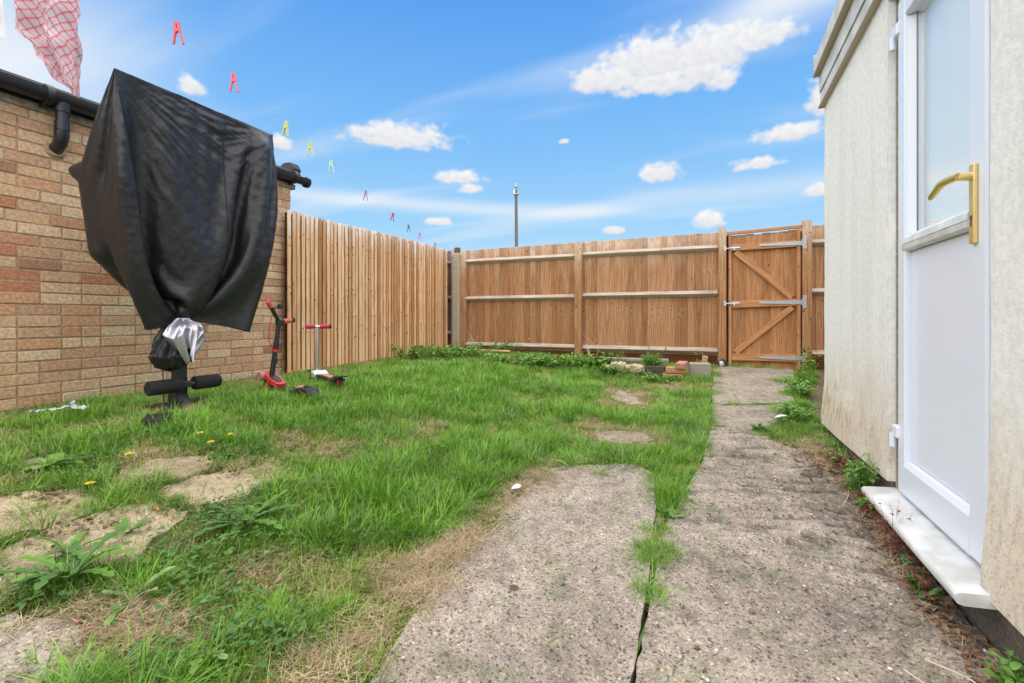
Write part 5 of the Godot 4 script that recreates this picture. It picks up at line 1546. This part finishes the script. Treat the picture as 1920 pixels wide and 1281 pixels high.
func vegetation() -> void:
	var mow_long: Array = []
	for k in 6: mow_long.append(tuft(30, 0.024, 0.05, 0.15, 0.0039, 1.15, 1.5, 4))
	var mow_short: Array = []
	for k in 6: mow_short.append(tuft(14, 0.034, 0.02, 0.075, 0.0035, 1.25, 1.0, 3))
	var dead: Array = []
	for k in 5:
		var st := new_st()
		for i in 14:
			var g := rr(0.7, 1.2)
			blade(st, Vector3(rr(-0.035, 0.035), rr(0.0, 0.012), rr(-0.035, 0.035)), rng.randf() * TAU, rr(0.02, 0.09), 0.0017, rr(1.15, 1.62), rr(-0.2, 0.35), Color(g, g * rr(0.92, 1.0), g * rr(0.8, 1.0)), 2)
		dead.append(fin(st))
	var xl: Array = [[], [], [], [], [], []]
	var cl: Array = [[], [], [], [], [], []]
	var xs: Array = [[], [], [], [], [], []]
	var cs: Array = [[], [], [], [], [], []]
	var xd: Array = [[], [], [], [], []]
	var cd: Array = [[], [], [], [], []]
	var green := func(l: float, x: float, z: float) -> Color:
		var n := nz.get_noise_2d(x * 3.3 + 70.0, z * 3.3)
		var c := Color(0.155, 0.335, 0.030).lerp(Color(0.27, 0.52, 0.075), clampf(0.5 + n * 0.9 + rr(-0.3, 0.3), 0, 1))
		c = c.lerp(Color(0.56, 0.47, 0.15), clampf(0.72 - l + rr(-0.3, 0.25), 0.0, 0.75))
		if rng.randf() < 0.10: c = c.lerp(Color(0.36, 0.46, 0.26), 0.7)
		return c * rr(0.7, 1.25)
	var straw := func() -> Color:
		return Color(0.74, 0.60, 0.39).lerp(Color(0.42, 0.30, 0.17), rng.randf()) * rr(0.7, 1.25)
	for i in 158000:
		var x := rr(-4.06, 0.74)
		var z := rr(-6.78, -0.32)
		var depth := -(x * 0.3875 + z * 0.922)
		var across := x * 0.922 - z * 0.3875
		if depth < 0.45 or absf(across) > depth * 1.35 + 0.4: continue
		if rng.randf() > clampf(1.9 / depth, 0.30, 1.0): continue
		if in_slab(x, z):
			if x > -1.4 or nz.get_noise_2d(x * 7.0 + 5.0, z * 7.0) < 0.30: continue
		if x > 0.62 and z > -3.3: continue
		if x > -0.23 and x < 0.72 and z > -1.62: continue
		var n := nz.get_noise_2d(x * 1.9, z * 1.9) + 0.5 * nz.get_noise_2d(x * 6.0, z * 6.0)
		var l := 0.54 + n * 0.72 + blot(x, z, LUSH) - blot(x, z, DRY)
		l += 0.16 * smoothstep(-2.2, -1.3, z) * smoothstep(-0.9, -1.1, x)
		var at := on_ground(x, z, -0.005)
		if rng.randf() < clampf(0.40 - l * 0.8, 0.03, 0.45):
			var k := rng.randi_range(0, 4)
			xd[k].append(xform(at + Vector3(0, 0.008, 0), rng.randf() * TAU, rr(0.7, 1.25))); cd[k].append(straw.call())
			if rng.randf() < 0.25: continue
		if l < 0.02 and rng.randf() < 0.4: continue
		if rng.randf() < 0.35: continue
		var k2 := rng.randi_range(0, 5)
		if l > 0.50 + rr(-0.28, 0.28) and rng.randf() < 0.36:
			var sc := clampf(0.40 + (l - 0.4) * 0.95, 0.35, 1.10) * rr(0.7, 1.2)
			xl[k2].append(xform(at, rng.randf() * TAU, sc, 0.75 * nz.get_noise_2d(x * 5.0, z * 5.0), 5.0 * nz.get_noise_2d(x * 2.5 + 30.0, z * 2.5))); cl[k2].append(green.call(l, x, z))
		else:
			xs[k2].append(xform(at, rng.randf() * TAU, rr(0.7, 1.25) * (0.8 + 0.5 * clampf(l, 0, 0.8)))); cs[k2].append(green.call(l, x, z))
	# tufts growing out of the crack, over the slab edges and beside the path
	for c in [[0.66, -4.2, 0.09, 130, 0.8], [0.69, -4.65, 0.08, 120, 0.85], [0.74, -5.15, 0.09, 110, 0.85], [0.88, -5.8, 0.12, 120, 0.8], [0.98, -6.2, 0.12, 90, 0.7], [0.55, -3.92, 0.10, 90, 0.65], [-0.62, -2.80, 0.16, 60, 0.55], [-0.86, -2.48, 0.08, 34, 0.5], [-0.91, -1.95, 0.07, 34, 0.45], [-0.90, -1.5, 0.06, 26, 0.4], [-0.29, -2.72, 0.06, 40, 0.55], [-0.03, -3.2, 0.06, 40, 0.5], [0.01, -3.9, 0.06, 40, 0.5], [-0.205, -1.69, 0.055, 26, 0.75], [-0.20, -1.97, 0.085, 60, 0.85], [-0.22, -2.15, 0.07, 30, 0.7], [0.45, -3.78, 0.13, 90, 0.7], [0.33, -3.72, 0.07, 30, 0.6], [0.62, -3.95, 0.12, 90, 0.8], [0.55, -4.45, 0.14, 60, 0.7], [0.70, -5.1, 0.12, 60, 0.7], [0.72, -5.7, 0.13, 60, 0.8], [0.30, -6.60, 0.14, 60, 0.45], [0.72, -6.5, 0.1, 25, 0.5], [0.05, -4.95, 0.09, 30, 0.5], [0.06, -5.4, 0.08, 24, 0.45], [-1.45, -0.75, 0.12, 40, 0.6], [-2.02, -1.20, 0.09, 40, 0.6], [-2.18, -1.08, 0.10, 50, 0.6], [-2.22, -1.22, 0.05, 20, 0.6], [-3.1, -2.5, 0.2, 60, 0.9], [-2.95, -3.0, 0.2, 60, 0.9], [0.68, -2.85, 0.04, 20, 0.5], [-0.12, -5.62, 0.14, 40, 0.8], [-0.45, -5.5, 0.2, 40, 0.6], [0.02, -5.9, 0.1, 40, 0.8], [-0.93, -0.62, 0.06, 22, 0.8], [-2.7, -2.75, 0.12, 40, 0.8]]:
		for i in int(c[3] * 0.95):
			var a := rng.randf() * TAU
			var r: float = c[2] * sqrt(rng.randf())
			var x: float = c[0] + cos(a) * r
			var z: float = c[1] + sin(a) * r
			var k := rng.randi_range(0, 5)
			xl[k].append(xform(on_ground(x, z, 0.004), rng.randf() * TAU, c[4] * rr(0.45, 0.9), 0.35, rng.randf() * TAU)); cl[k].append(green.call(0.75, x, z))
	for k in 6:
		many("grass", mow_long[k], M.grass, xl[k], cl[k], "long green grass growing in tufts over the lawn")
		many("short_grass", mow_short[k], M.grass, xs[k], cs[k], "short thin grass between the tufts")
	# straw and thatch, also strewn over the slab edges
	for c in [[-0.93, -1.7, 0.09, 0.6, 190], [-0.86, -2.5, 0.12, 0.28, 110], [-0.90, -1.1, 0.09, 0.4, 80], [-0.35, -0.70, 0.2, 0.12, 130], [0.66, -2.6, 0.06, 0.8, 130], [0.60, -3.45, 0.10, 0.25, 90], [-1.50, -0.78, 0.16, 0.08, 120], [-0.55, -3.28, 0.22, 0.10, 60], [-0.5, -3.5, 0.25, 0.08, 60], [-0.72, -4.6, 0.2, 0.25, 80], [-2.0, -1.62, 0.15, 0.12, 60], [-2.3, -1.3, 0.2, 0.2, 60], [-2.25, -0.9, 0.15, 0.18, 40]]:
		for i in c[4]:
			var x: float = c[0] + rng.randfn(0.0, c[2] * 0.7)
			var z: float = c[1] + rng.randfn(0.0, c[3] * 0.6)
			if x > 0.72: continue
			var k := rng.randi_range(0, 4)
			xd[k].append(xform(on_ground(x, z, 0.018), rng.randf() * TAU, rr(0.5, 1.1))); cd[k].append(straw.call())
	for k in 5: many("dry_grass", dead[k], M.straw, xd[k], cd[k], "dry straw-coloured grass lying flat")
	ground_cover()
	weeds()

func leaf(st: SurfaceTool, root: Vector3, dir: float, ln: float, wide: float, lift: float, droop: float, lobes: int, cup := 0.12) -> void:
	var out := Vector3(cos(dir), 0, sin(dir))
	var sd := Vector3(-sin(dir), 0, cos(dir))
	var n := maxi(5, lobes * 5)
	var rows: Array = []
	var p := root
	var a := lift
	for k in n + 1:
		var t := float(k) / n
		var w := wide * 0.5 * pow(sin(PI * pow(clampf(t * 0.97 + 0.015, 0, 1), 1.35)), 0.8) + 0.0016
		if lobes > 0 and t < 0.86: w *= 0.34 + 0.66 * pow(fposmod(t * lobes, 1.0), 0.8)
		var nrm := (Vector3.UP * cos(a) - out * sin(a))
		rows.append([p - sd * w + nrm * w * cup, p, p + sd * w + nrm * w * cup])
		p += (out * cos(a) + Vector3.UP * sin(a)) * ln / n
		a -= droop / n
	st.set_smooth_group(0)
	for k in n:
		for j in 2:
			for v in [rows[k][j], rows[k][j + 1], rows[k + 1][j + 1], rows[k][j], rows[k + 1][j + 1], rows[k + 1][j]]: st.add_vertex(v)

func ground_cover() -> void:
	# clover and other small round leaves
	var st := new_st()
	for k in 3: leaf(st, Vector3(0, 0.0, 0), TAU * k / 3.0, 0.016, 0.014, 0.35, 0.5, 0, 0.2)
	var clover := fin(st)
	st = new_st(); leaf(st, Vector3.ZERO, 0.0, 0.034, 0.022, 0.7, 0.9, 0, 0.25)
	var small := fin(st)
	var xf: Array = []
	var col: Array = []
	var xf2: Array = []
	var col2: Array = []
	var spots := [[-1.72, -1.27, 0.24, 0.18, 700], [-1.55, -1.02, 0.22, 0.14, 500], [-1.86, -0.72, 0.2, 0.08, 300], [-1.22, -0.95, 0.16, 0.14, 300], [-2.45, -1.15, 0.25, 0.15, 420], [-2.3, -1.75, 0.4, 0.16, 500], [-2.85, -1.45, 0.3, 0.25, 300], [-1.30, -0.75, 0.1, 0.08, 140], [-2.05, -0.68, 0.12, 0.06, 160], [-0.95, -5.4, 0.5, 0.25, 700], [-2.9, -5.6, 0.5, 0.5, 500], [-0.23, -1.80, 0.02, 0.03, 24], [-0.16, -2.3, 0.06, 0.1, 60], [0.55, -4.1, 0.12, 0.2, 260], [-1.9, -1.45, 0.1, 0.12, 120]]
	for s in spots:
		for i in s[4]:
			var x: float = s[0] + rng.randfn(0.0, s[2] * 0.6)
			var z: float = s[1] + rng.randfn(0.0, s[3] * 0.6)
			if in_slab(x, z) and rng.randf() < 0.85: continue
			if rng.randf() < 0.48: continue
			var c := Color(0.06, 0.15, 0.03).lerp(Color(0.11, 0.22, 0.06), rng.randf())
			if rng.randf() < 0.03: c = Color(0.11, 0.06, 0.03)
			var t := xform(on_ground(x, z, rr(0.012, 0.05)), rng.randf() * TAU, rr(0.7, 1.4), rr(-0.4, 0.4), rng.randf() * TAU)
			if rng.randf() < 0.6:
				xf.append(t.scaled_local(Vector3.ONE * 0.62)); col.append(c)
			else:
				xf2.append(t.scaled_local(Vector3.ONE * 0.5)); col2.append(c * 1.15)
	many("clover", clover, M.grass, xf, col, "dark clover leaves creeping between the slabs and grass")
	many("creeping_weed", small, M.grass, xf2, col2, "small round-leaved weeds creeping through the lawn")
	# brown litter and loose chips
	st = new_st(); leaf(st, Vector3.ZERO, 0.0, 0.022, 0.012, 0.3, 0.9, 0, 0.4)
	var bit := fin(st)
	xf = []; col = []
	for s in [[0.66, -2.6, 0.05, 0.75, 420], [0.58, -3.3, 0.1, 0.25, 260], [0.68, -1.8, 0.05, 0.4, 220], [-2.32, -0.98, 0.1, 0.06, 60], [-2.1, -1.52, 0.12, 0.06, 50], [-1.48, -0.76, 0.1, 0.06, 60], [-2.05, -0.95, 0.05, 0.1, 50], [0.3, -2.6, 0.3, 0.8, 60]]:
		for i in s[4]:
			var x: float = minf(s[0] + rng.randfn(0.0, s[2] * 0.7), 0.755)
			var z: float = s[1] + rng.randfn(0.0, s[3] * 0.55)
			xf.append(xform(on_ground(x, z, 0.016), rng.randf() * TAU, rr(0.4, 1.2), rr(-0.5, 0.5), rng.randf() * TAU))
			col.append(Color(0.16, 0.075, 0.04).lerp(Color(0.28, 0.17, 0.09), rng.randf()) if rng.randf() < 0.92 else Color(0.13, 0.04, 0.03))
	many("leaf_litter", bit, M.straw, xf, col, "brown and red dead leaves gathered along the foot of the house")
	var peb := fin(lump(Vector3.ONE, 0.3, 2.0, 4))
	xf = []; col = []
	for i in 1500:
		var x := rr(-0.85, 0.74)
		var z := -0.35 - 3.4 * pow(rng.randf(), 1.5)
		if not in_slab(x, z): continue
		var s := 0.004 + 0.009 * pow(rng.randf(), 3.0)
		xf.append(Transform3D(Basis(Vector3.UP, rng.randf() * TAU).scaled_local(Vector3(s, s * 0.55, s * rr(0.6, 1.0))), on_ground(x, z, 0.017)))
		col.append([Color(0.62, 0.58, 0.52), Color(0.40, 0.34, 0.28), Color(0.22, 0.18, 0.15), Color(0.36, 0.22, 0.15), Color(0.12, 0.11, 0.11), Color(0.75, 0.72, 0.68)][rng.randi_range(0, 5)])
	many("pebbles", peb, M.pebble, xf, col, "small loose stones on the worn concrete")

func rosette(label: String, x: float, z: float, n: int, ln: float, wide: float, lobes: int, lift: float, m: int, cat := "weed") -> void:
	var p := thing("rosette_weed", label, cat, on_ground(x, z, 0.0))
	for i in n:
		var st := new_st()
		var a := TAU * (i + rr(-0.3, 0.3)) / n
		var l := ln * rr(0.65, 1.15)
		var up := lift * rr(0.6, 1.3)
		var dr := rr(0.5, 1.5) * lift
		leaf(st, Vector3(0, 0.005, 0), a, l, wide * rr(0.75, 1.15), up, dr, lobes, 0.25)
		var lf := obj("leaf", st, M.leaf[clampi(m + rng.randi_range(-1, 1), 0, 4)], p)
		var rib: Array = []
		var q := Vector3(0, 0.0062, 0)
		for k in 8:
			rib.append(q)
			q += (Vector3(cos(a), 0, sin(a)) * cos(up) + Vector3.UP * sin(up)) * l / 8.0
			up -= dr / 8.0
		st = new_st(); tube(st, rib, [0.0022, 0.0019, 0.0016, 0.0013, 0.001, 0.0008, 0.0006, 0.0004], 5)
		obj("midrib", st, M.leaf[4], lf)

func bush(called: String, label: String, cat: String, at: Vector3, size: Vector3, n: int, ln: float, wide: float, m: Array, stems := 9, thick := 1.0, sm: Material = null) -> Node3D:
	var p := thing(called, label, cat, at)
	var st := new_st()
	var tops: Array = []
	for i in stems:
		var a := rng.randf() * TAU
		var r := sqrt(rng.randf())
		var top := Vector3(cos(a) * r * size.x * 0.5, size.y * rr(0.55, 1.0), sin(a) * r * size.z * 0.5)
		tops.append(top)
		tube(st, [Vector3(top.x * 0.25, -0.02, top.z * 0.25), Vector3(top.x * 0.6, top.y * 0.55, top.z * 0.6), top], [0.0035 * thick, 0.0028 * thick, 0.0014 * thick], 5)
	obj("stems", st, sm if sm else M.leaf[1], p).set_meta("kind", "stuff")
	var parts: Array = []
	for k in m.size(): parts.append(new_st())
	for i in n:
		var t: Vector3 = tops[rng.randi_range(0, stems - 1)]
		var f := rr(0.15, 1.0)
		var b := Vector3(t.x * lerpf(0.25, 1.0, f), t.y * f, t.z * lerpf(0.25, 1.0, f)) + Vector3(rr(-0.02, 0.02), rr(-0.01, 0.02), rr(-0.02, 0.02))
		leaf(parts[rng.randi_range(0, m.size() - 1)], b, rng.randf() * TAU, ln * rr(0.6, 1.3), wide * rr(0.6, 1.2), rr(-0.2, 0.9), rr(0.3, 1.4), 0, 0.3)
	for k in m.size(): obj("foliage", parts[k], m[k], p).set_meta("kind", "stuff")
	return p

func flower(label: String, at: Vector3, r: float, tall: float, group := "") -> void:
	var p := thing("yellow_flower", label, "flower", at, group)
	var st := new_st(); tube(st, [Vector3(0, -0.02, 0), Vector3(0.004, tall * 0.6, 0.003), Vector3(0.0, tall, 0.0)], [0.0016], 5); obj("stem", st, M.leaf[1], p)
	st = new_st()
	for k in 12: leaf(st, Vector3(0, tall, 0), TAU * k / 12.0 + rr(-0.1, 0.1), r * rr(0.85, 1.1), r * 0.55, 0.35, 0.5, 0, 0.1)
	for k in 8: leaf(st, Vector3(0, tall + 0.002, 0), TAU * k / 8.0, r * 0.55, r * 0.4, 0.7, 0.5, 0, 0.1)
	obj("petals", st, M.petal, p)

func weeds() -> void:
	rosette("big upright dandelion with jagged leaves by the bare straw patch", -1.80, -0.815, 14, 0.17, 0.05, 5, 0.9, 1)
	rosette("pale five-leaved dandelion seedling on the straw beside a big dandelion", -1.585, -0.862, 5, 0.13, 0.035, 3, 0.75, 4)
	rosette("wide flat dandelion with silvery midribs in dark clover", -1.69, -1.31, 12, 0.19, 0.05, 5, 0.55, 1)
	rosette("low dandelion spread flat in the grass near the lens", -1.27, -0.86, 6, 0.12, 0.034, 4, 0.3, 4)
	rosette("grey-green dock growing beside the reddish slab near the wall", -2.62, -1.13, 10, 0.13, 0.05, 0, 0.5, 4)
	rosette("small plantain growing in the crack between the two concrete slabs", -0.22, -1.825, 7, 0.035, 0.026, 0, 0.4, 2)
	rosette("small dandelion at the corner of the two pale slabs", -1.92, -1.03, 7, 0.09, 0.03, 4, 0.7, 1)
	rosette("broad dock among grass where the concrete slabs meet", -0.17, -2.32, 8, 0.06, 0.035, 0, 0.5, 1)
	rosette("plantain with broad leaves beside the dandelion flowers", -2.25, -1.62, 8, 0.07, 0.035, 0, 0.4, 2)
	rosette("tall jagged dandelion at the edge of the pale slab", -1.93, -0.86, 6, 0.12, 0.035, 4, 1.0, 0)
	# along the back fence
	var g := [M.leaf[0], M.leaf[1], M.leaf[3]]
	bush("nettle_clump", "bright green nettle clump in the corner before the concrete post", "weed", on_ground(-3.25, -5.7, 0.0), Vector3(1.3, 0.18, 1.3), 1200, 0.05, 0.03, g, 90)
	bush("nettle_clump", "low nettles spreading left of the corner clump along the slatted fence", "weed", on_ground(-3.62, -5.2, 0.0), Vector3(0.5, 0.20, 0.9), 260, 0.05, 0.03, g, 22)
	bush("bramble_clump", "dark leafy bramble mound midway along the back fence", "weed", on_ground(-2.05, -5.6, 0.0), Vector3(1.5, 0.14, 0.9), 1000, 0.05, 0.03, [M.leaf[0], M.leaf[1], M.leaf[3]], 80)
	bush("bramble_clump", "low bramble shoots against the post in the middle of the back fence", "weed", on_ground(-1.45, -5.9, 0.0), Vector3(1.1, 0.14, 0.8), 600, 0.05, 0.03, g, 18)
	bush("bramble_clump", "thin leafy stems under the fence rail behind the timber strip", "weed", on_ground(-2.9, -6.5, 0.02), Vector3(0.9, 0.22, 0.3), 170, 0.04, 0.022, g, 24)
	bush("feathery_shrub", "feathery green shrub growing over the dark bricks", "shrub", Vector3(-0.63, 0.20, -5.78), Vector3(0.34, 0.17, 0.26), 900, 0.03, 0.009, [M.leaf[0], M.leaf[1]], 40)
	bush("leafy_weed", "round-leaved weed in front of the pale stones", "weed", on_ground(-1.05, -5.5, 0.0), Vector3(0.55, 0.14, 0.3), 330, 0.035, 0.024, g, 22)
	bush("leafy_weed", "broad green leaves beside the small white stone", "weed", on_ground(-1.3, -5.85, 0.0), Vector3(0.35, 0.22, 0.3), 90, 0.09, 0.05, [M.leaf[0], M.leaf[1]], 14)
	bush("leafy_weed", "low leaves spreading below the bricks", "weed", on_ground(-0.55, -5.4, 0.0), Vector3(0.6, 0.09, 0.25), 260, 0.035, 0.022, g, 20)
	# tall seeding weeds with yellow heads
	for w in [[-1.05, -6.1, 0.30, "spindly yellow-flowered weed behind the rounded pale stone"], [-0.75, -6.15, 0.27, "spindly yellow-flowered weed behind the long pale stone"], [-0.15, -6.0, 0.22, "thin yellow-flowered weed above the concrete block"], [0.86, -5.75, 0.26, "yellow ragwort in flower beside the path near the gate hinge"], [0.98, -5.95, 0.24, "sparse yellow ragwort close to the house corner"]]:
		var b := bush("flowering_weed", w[3], "weed", on_ground(w[0], w[1], 0.0), Vector3(0.16, w[2], 0.14), 50, 0.04, 0.012, [M.leaf[1], M.leaf[3]], 7)
		for k in 7 if w[0] > 0.8 else 3:
			var st := new_st()
			var c := Vector3(rr(-0.09, 0.09), w[2] * rr(0.8, 1.15), rr(-0.07, 0.07))
			for j in 9: leaf(st, c, TAU * j / 9.0, 0.018, 0.011, 0.4, 0.4, 0, 0.1)
			obj("flower_head", st, M.petal, b)
	# dry stalks against the fence
	for w in [[-3.45, -6.55, "bare dry stalks leaning on the fence by the concrete post"], [-1.55, -6.6, "bare dry stalks against the fence right of the middle post"]]:
		var st := new_st()
		for k in 6: tube(st, [Vector3(rr(-0.05, 0.05), -0.02, 0), Vector3(rr(-0.1, 0.1), 0.15, rr(-0.03, 0.03)), Vector3(rr(-0.18, 0.18), rr(0.22, 0.36), rr(-0.05, 0.05))], [0.004, 0.003, 0.0015], 5)
		var o := single("dry_stalks", st, M.string, w[2], "weed"); o.position = on_ground(w[0], w[1], 0.0)
	# along the house
	bush("weed_patch", "bright green weeds spreading from the house corner over the path", "weed", on_ground(0.60, -4.25, 0.0), Vector3(0.30, 0.12, 0.75), 320, 0.035, 0.024, g, 30)
	bush("weed_patch", "green weeds beside the rear of the path towards the gate", "weed", on_ground(0.76, -5.2, 0.0), Vector3(0.26, 0.13, 0.9), 260, 0.035, 0.02, g, 26)
	bush("weed_patch", "low dark leaves at the very edge of the path slab break", "weed", on_ground(0.33, -3.80, 0.0), Vector3(0.16, 0.06, 0.1), 60, 0.035, 0.026, [M.leaf[2], M.leaf[0]], 10)
	bush("red_weed", "red-leaved weed at the foot of the wall between the corner and the sill", "weed", on_ground(0.68, -3.22, 0.0), Vector3(0.12, 0.10, 0.4), 150, 0.026, 0.014, [M.red_leaf, M.red_leaf, M.leaf[1]], 16, 0.5, M.red_leaf)
	bush("green_weed", "green grassy weed by the far end of the sill", "weed", on_ground(0.69, -2.86, 0.0), Vector3(0.12, 0.20, 0.22), 120, 0.05, 0.018, [M.leaf[1], M.leaf[0], M.leaf[3]], 18)
	bush("red_weed", "small red weed with green leaves below the far end of the sill", "weed", on_ground(0.66, -2.66, 0.0), Vector3(0.12, 0.09, 0.16), 70, 0.03, 0.016, [M.red_leaf, M.leaf[1]], 10)
	bush("red_weed", "thin red seeding weed rising over the middle of the white sill", "weed", on_ground(0.655, -2.30, 0.0), Vector3(0.16, 0.21, 0.34), 110, 0.012, 0.008, [M.red_leaf, M.brown_leaf], 20, 0.3, M.red_leaf)
	bush("red_weed", "dark red weed in the shade under the near half of the sill", "weed", on_ground(0.66, -2.05, 0.0), Vector3(0.10, 0.08, 0.25), 90, 0.024, 0.014, [M.red_leaf, M.leaf[2]], 12)
	bush("green_weed", "small leafy green weed at the near foot of the house plinth", "weed", on_ground(0.72, -1.62, 0.0), Vector3(0.09, 0.09, 0.14), 46, 0.03, 0.02, [M.leaf[1], M.leaf[0]], 8)
	bush("green_weed", "scrambling dark weed on the fence behind the ragwort", "weed", on_ground(1.05, -6.45, 0.0), Vector3(0.2, 0.34, 0.16), 120, 0.035, 0.022, [M.leaf[2], M.leaf[0]], 10)
	# fair-weather flowers in the grass
	for f in [[-2.47, -1.66, "yellow dandelion flower furthest back of those beside the machine"], [-2.33, -1.62, "largest yellow dandelion flower in front of the machine's foot"], [-2.36, -1.75, "yellow dandelion flower right of the largest one"], [-2.26, -1.08, "yellow dandelion flower at the corner of the pale slab"], [-2.43, -1.31, "small yellow dandelion flower behind the pinkish slab"], [0.50, -4.0, "yellow dandelion flower in the weeds beside the path"]]:
		flower(f[2], on_ground(f[0], f[1], 0.0), 0.017, 0.055)

# ------------------------------------------------------------------ odds and ends
func litter() -> void:
	var st := new_st()
	grid(st, 40, 12, func(u: float, v: float) -> Vector3:
		return Vector3((u - 0.5) * 0.24 + 0.02 * sin(u * 21.0), 0.02 + 0.025 * absf(nz.get_noise_2d(u * 9.0, v * 3.0)) + 0.035 * exp(-pow((u - 0.75) / 0.12, 2.0)), (v - 0.5) * (0.03 + 0.07 * smoothstep(0.4, 0.8, u)) + 0.02 * sin(u * 15.0)))
	var o := single("plastic_wrapper", st, M.white_scrap, "crumpled white plastic wrapper lying at the foot of the brick wall", "wrapper")
	o.position = on_ground(-3.62, -1.57, 0.03); o.rotation.y = 0.9
	st = new_st(); leaf(st, Vector3.ZERO, 0.0, 0.055, 0.026, 0.2, 0.5, 0, 0.3)
	o = single("white_leaf", st, M.white_scrap, "pale upturned leaf at the edge of the long grass", "leaf"); o.position = on_ground(-0.945, -2.24, 0.035); o.rotation = Vector3(0.5, 0.9, 0.2)
	st = new_st(); leaf(st, Vector3.ZERO, 0.0, 0.11, 0.055, 0.25, 0.5, 0, 0.3)
	o = single("white_leaf", st, M.white_scrap, "pale upturned leaf in the weeds beside the path", "leaf"); o.position = on_ground(0.43, -3.98, 0.07); o.rotation.y = 0.4
	st = new_st(); cbox(st, Transform3D(Basis(Vector3.UP, 0.9), Vector3.ZERO), Vector3(0.028, 0.004, 0.007), 0.001)
	o = single("pink_fragment", st, M.magenta, "bright pink plastic fragment on the bare straw", "plastic fragment"); o.position = on_ground(-1.545, -0.735, 0.022)
	st = new_st(); tube(st, [Vector3(-0.02, 0, 0), Vector3(0, 0.008, 0.01), Vector3(0.025, 0.0, 0.004)], [0.003], 6)
	o = single("pink_fragment", st, M.deck_pink, "dull red curl of plastic in the dead stalks", "plastic fragment"); o.position = on_ground(-1.61, -0.735, 0.02)
	st = new_st(); tube(st, [Vector3(-0.015, 0, 0), Vector3(0, 0.005, 0.0), Vector3(0.02, 0.0, 0.003)], [0.003], 6)
	o = single("orange_fragment", st, M.orange, "orange plastic fragment beside the pale slab's far corner", "plastic fragment"); o.position = on_ground(-1.98, -1.16, 0.02)
	# dried droppings and clods
	for c in [[-1.47, -0.73, "dried brown clod at the edge of the straw patch"], [-1.515, -0.715, "small dark clod on the grey slab"], [-1.425, -0.745, "long dark brown clod in the straw"]]:
		o = single("earth_clod", lump(Vector3(0.035, 0.018, 0.02), 0.5, c[0] * 40.0, 7), M.brown_leaf, c[2], "clod"); o.position = on_ground(c[0], c[1], 0.018)
	# moss in the little hole, sticks on the path, the green stick in the crack
	o = single("moss_patch", lump(Vector3(0.062, 0.012, 0.055), 0.6, 12.0, 9), mat(0.10, 0.075, 0.015, 0.5), "yellow-brown moss filling a small hole in the concrete slab", "moss"); o.position = on_ground(-0.65, -1.56, -0.002)
	st = new_st(); tube(st, [Vector3(-0.19, lay(-0.2, -1.55) - 0.004, -1.58), Vector3(-0.198, lay(-0.2, -1.4) + 0.004, -1.44), Vector3(-0.204, lay(-0.2, -1.3) + 0.0, -1.33)], [0.004, 0.006, 0.003], 7)
	single("green_stick", st, M.leaf[0], "green plant stem wedged in the crack between the slabs", "stick")
	for w in [[0.60, -1.60, 0.15, 0.7, "long pale stalk on the path near the plinth"], [0.50, -1.52, 0.13, 1.2, "pale bent stalk on the path left of a longer one"], [0.44, -3.05, 0.3, 2.4, "thin pale stalk lying across the path below the corner weeds"], [-0.56, -2.0, 0.09, 0.2, "thin green grass stalk lying on the middle slab"], [0.6, -2.75, 0.25, 1.9, "bent straw stalk beside the red weeds"], [-0.83, -2.72, 0.14, 0.5, "forked pale stalk where the grass overhangs the slab"]]:
		st = new_st()
		var d := Vector3(cos(w[3]), 0, sin(w[3]))
		tube(st, [-d * w[2] * 0.5, Vector3(0.008, 0.012, 0.01), d * w[2] * 0.5 + Vector3(0, 0.006, 0.02)], [0.0022, 0.002, 0.0012], 5)
		o = single("stalk", st, M.string, w[4], "stalk"); o.position = on_ground(w[0], w[1], 0.026)
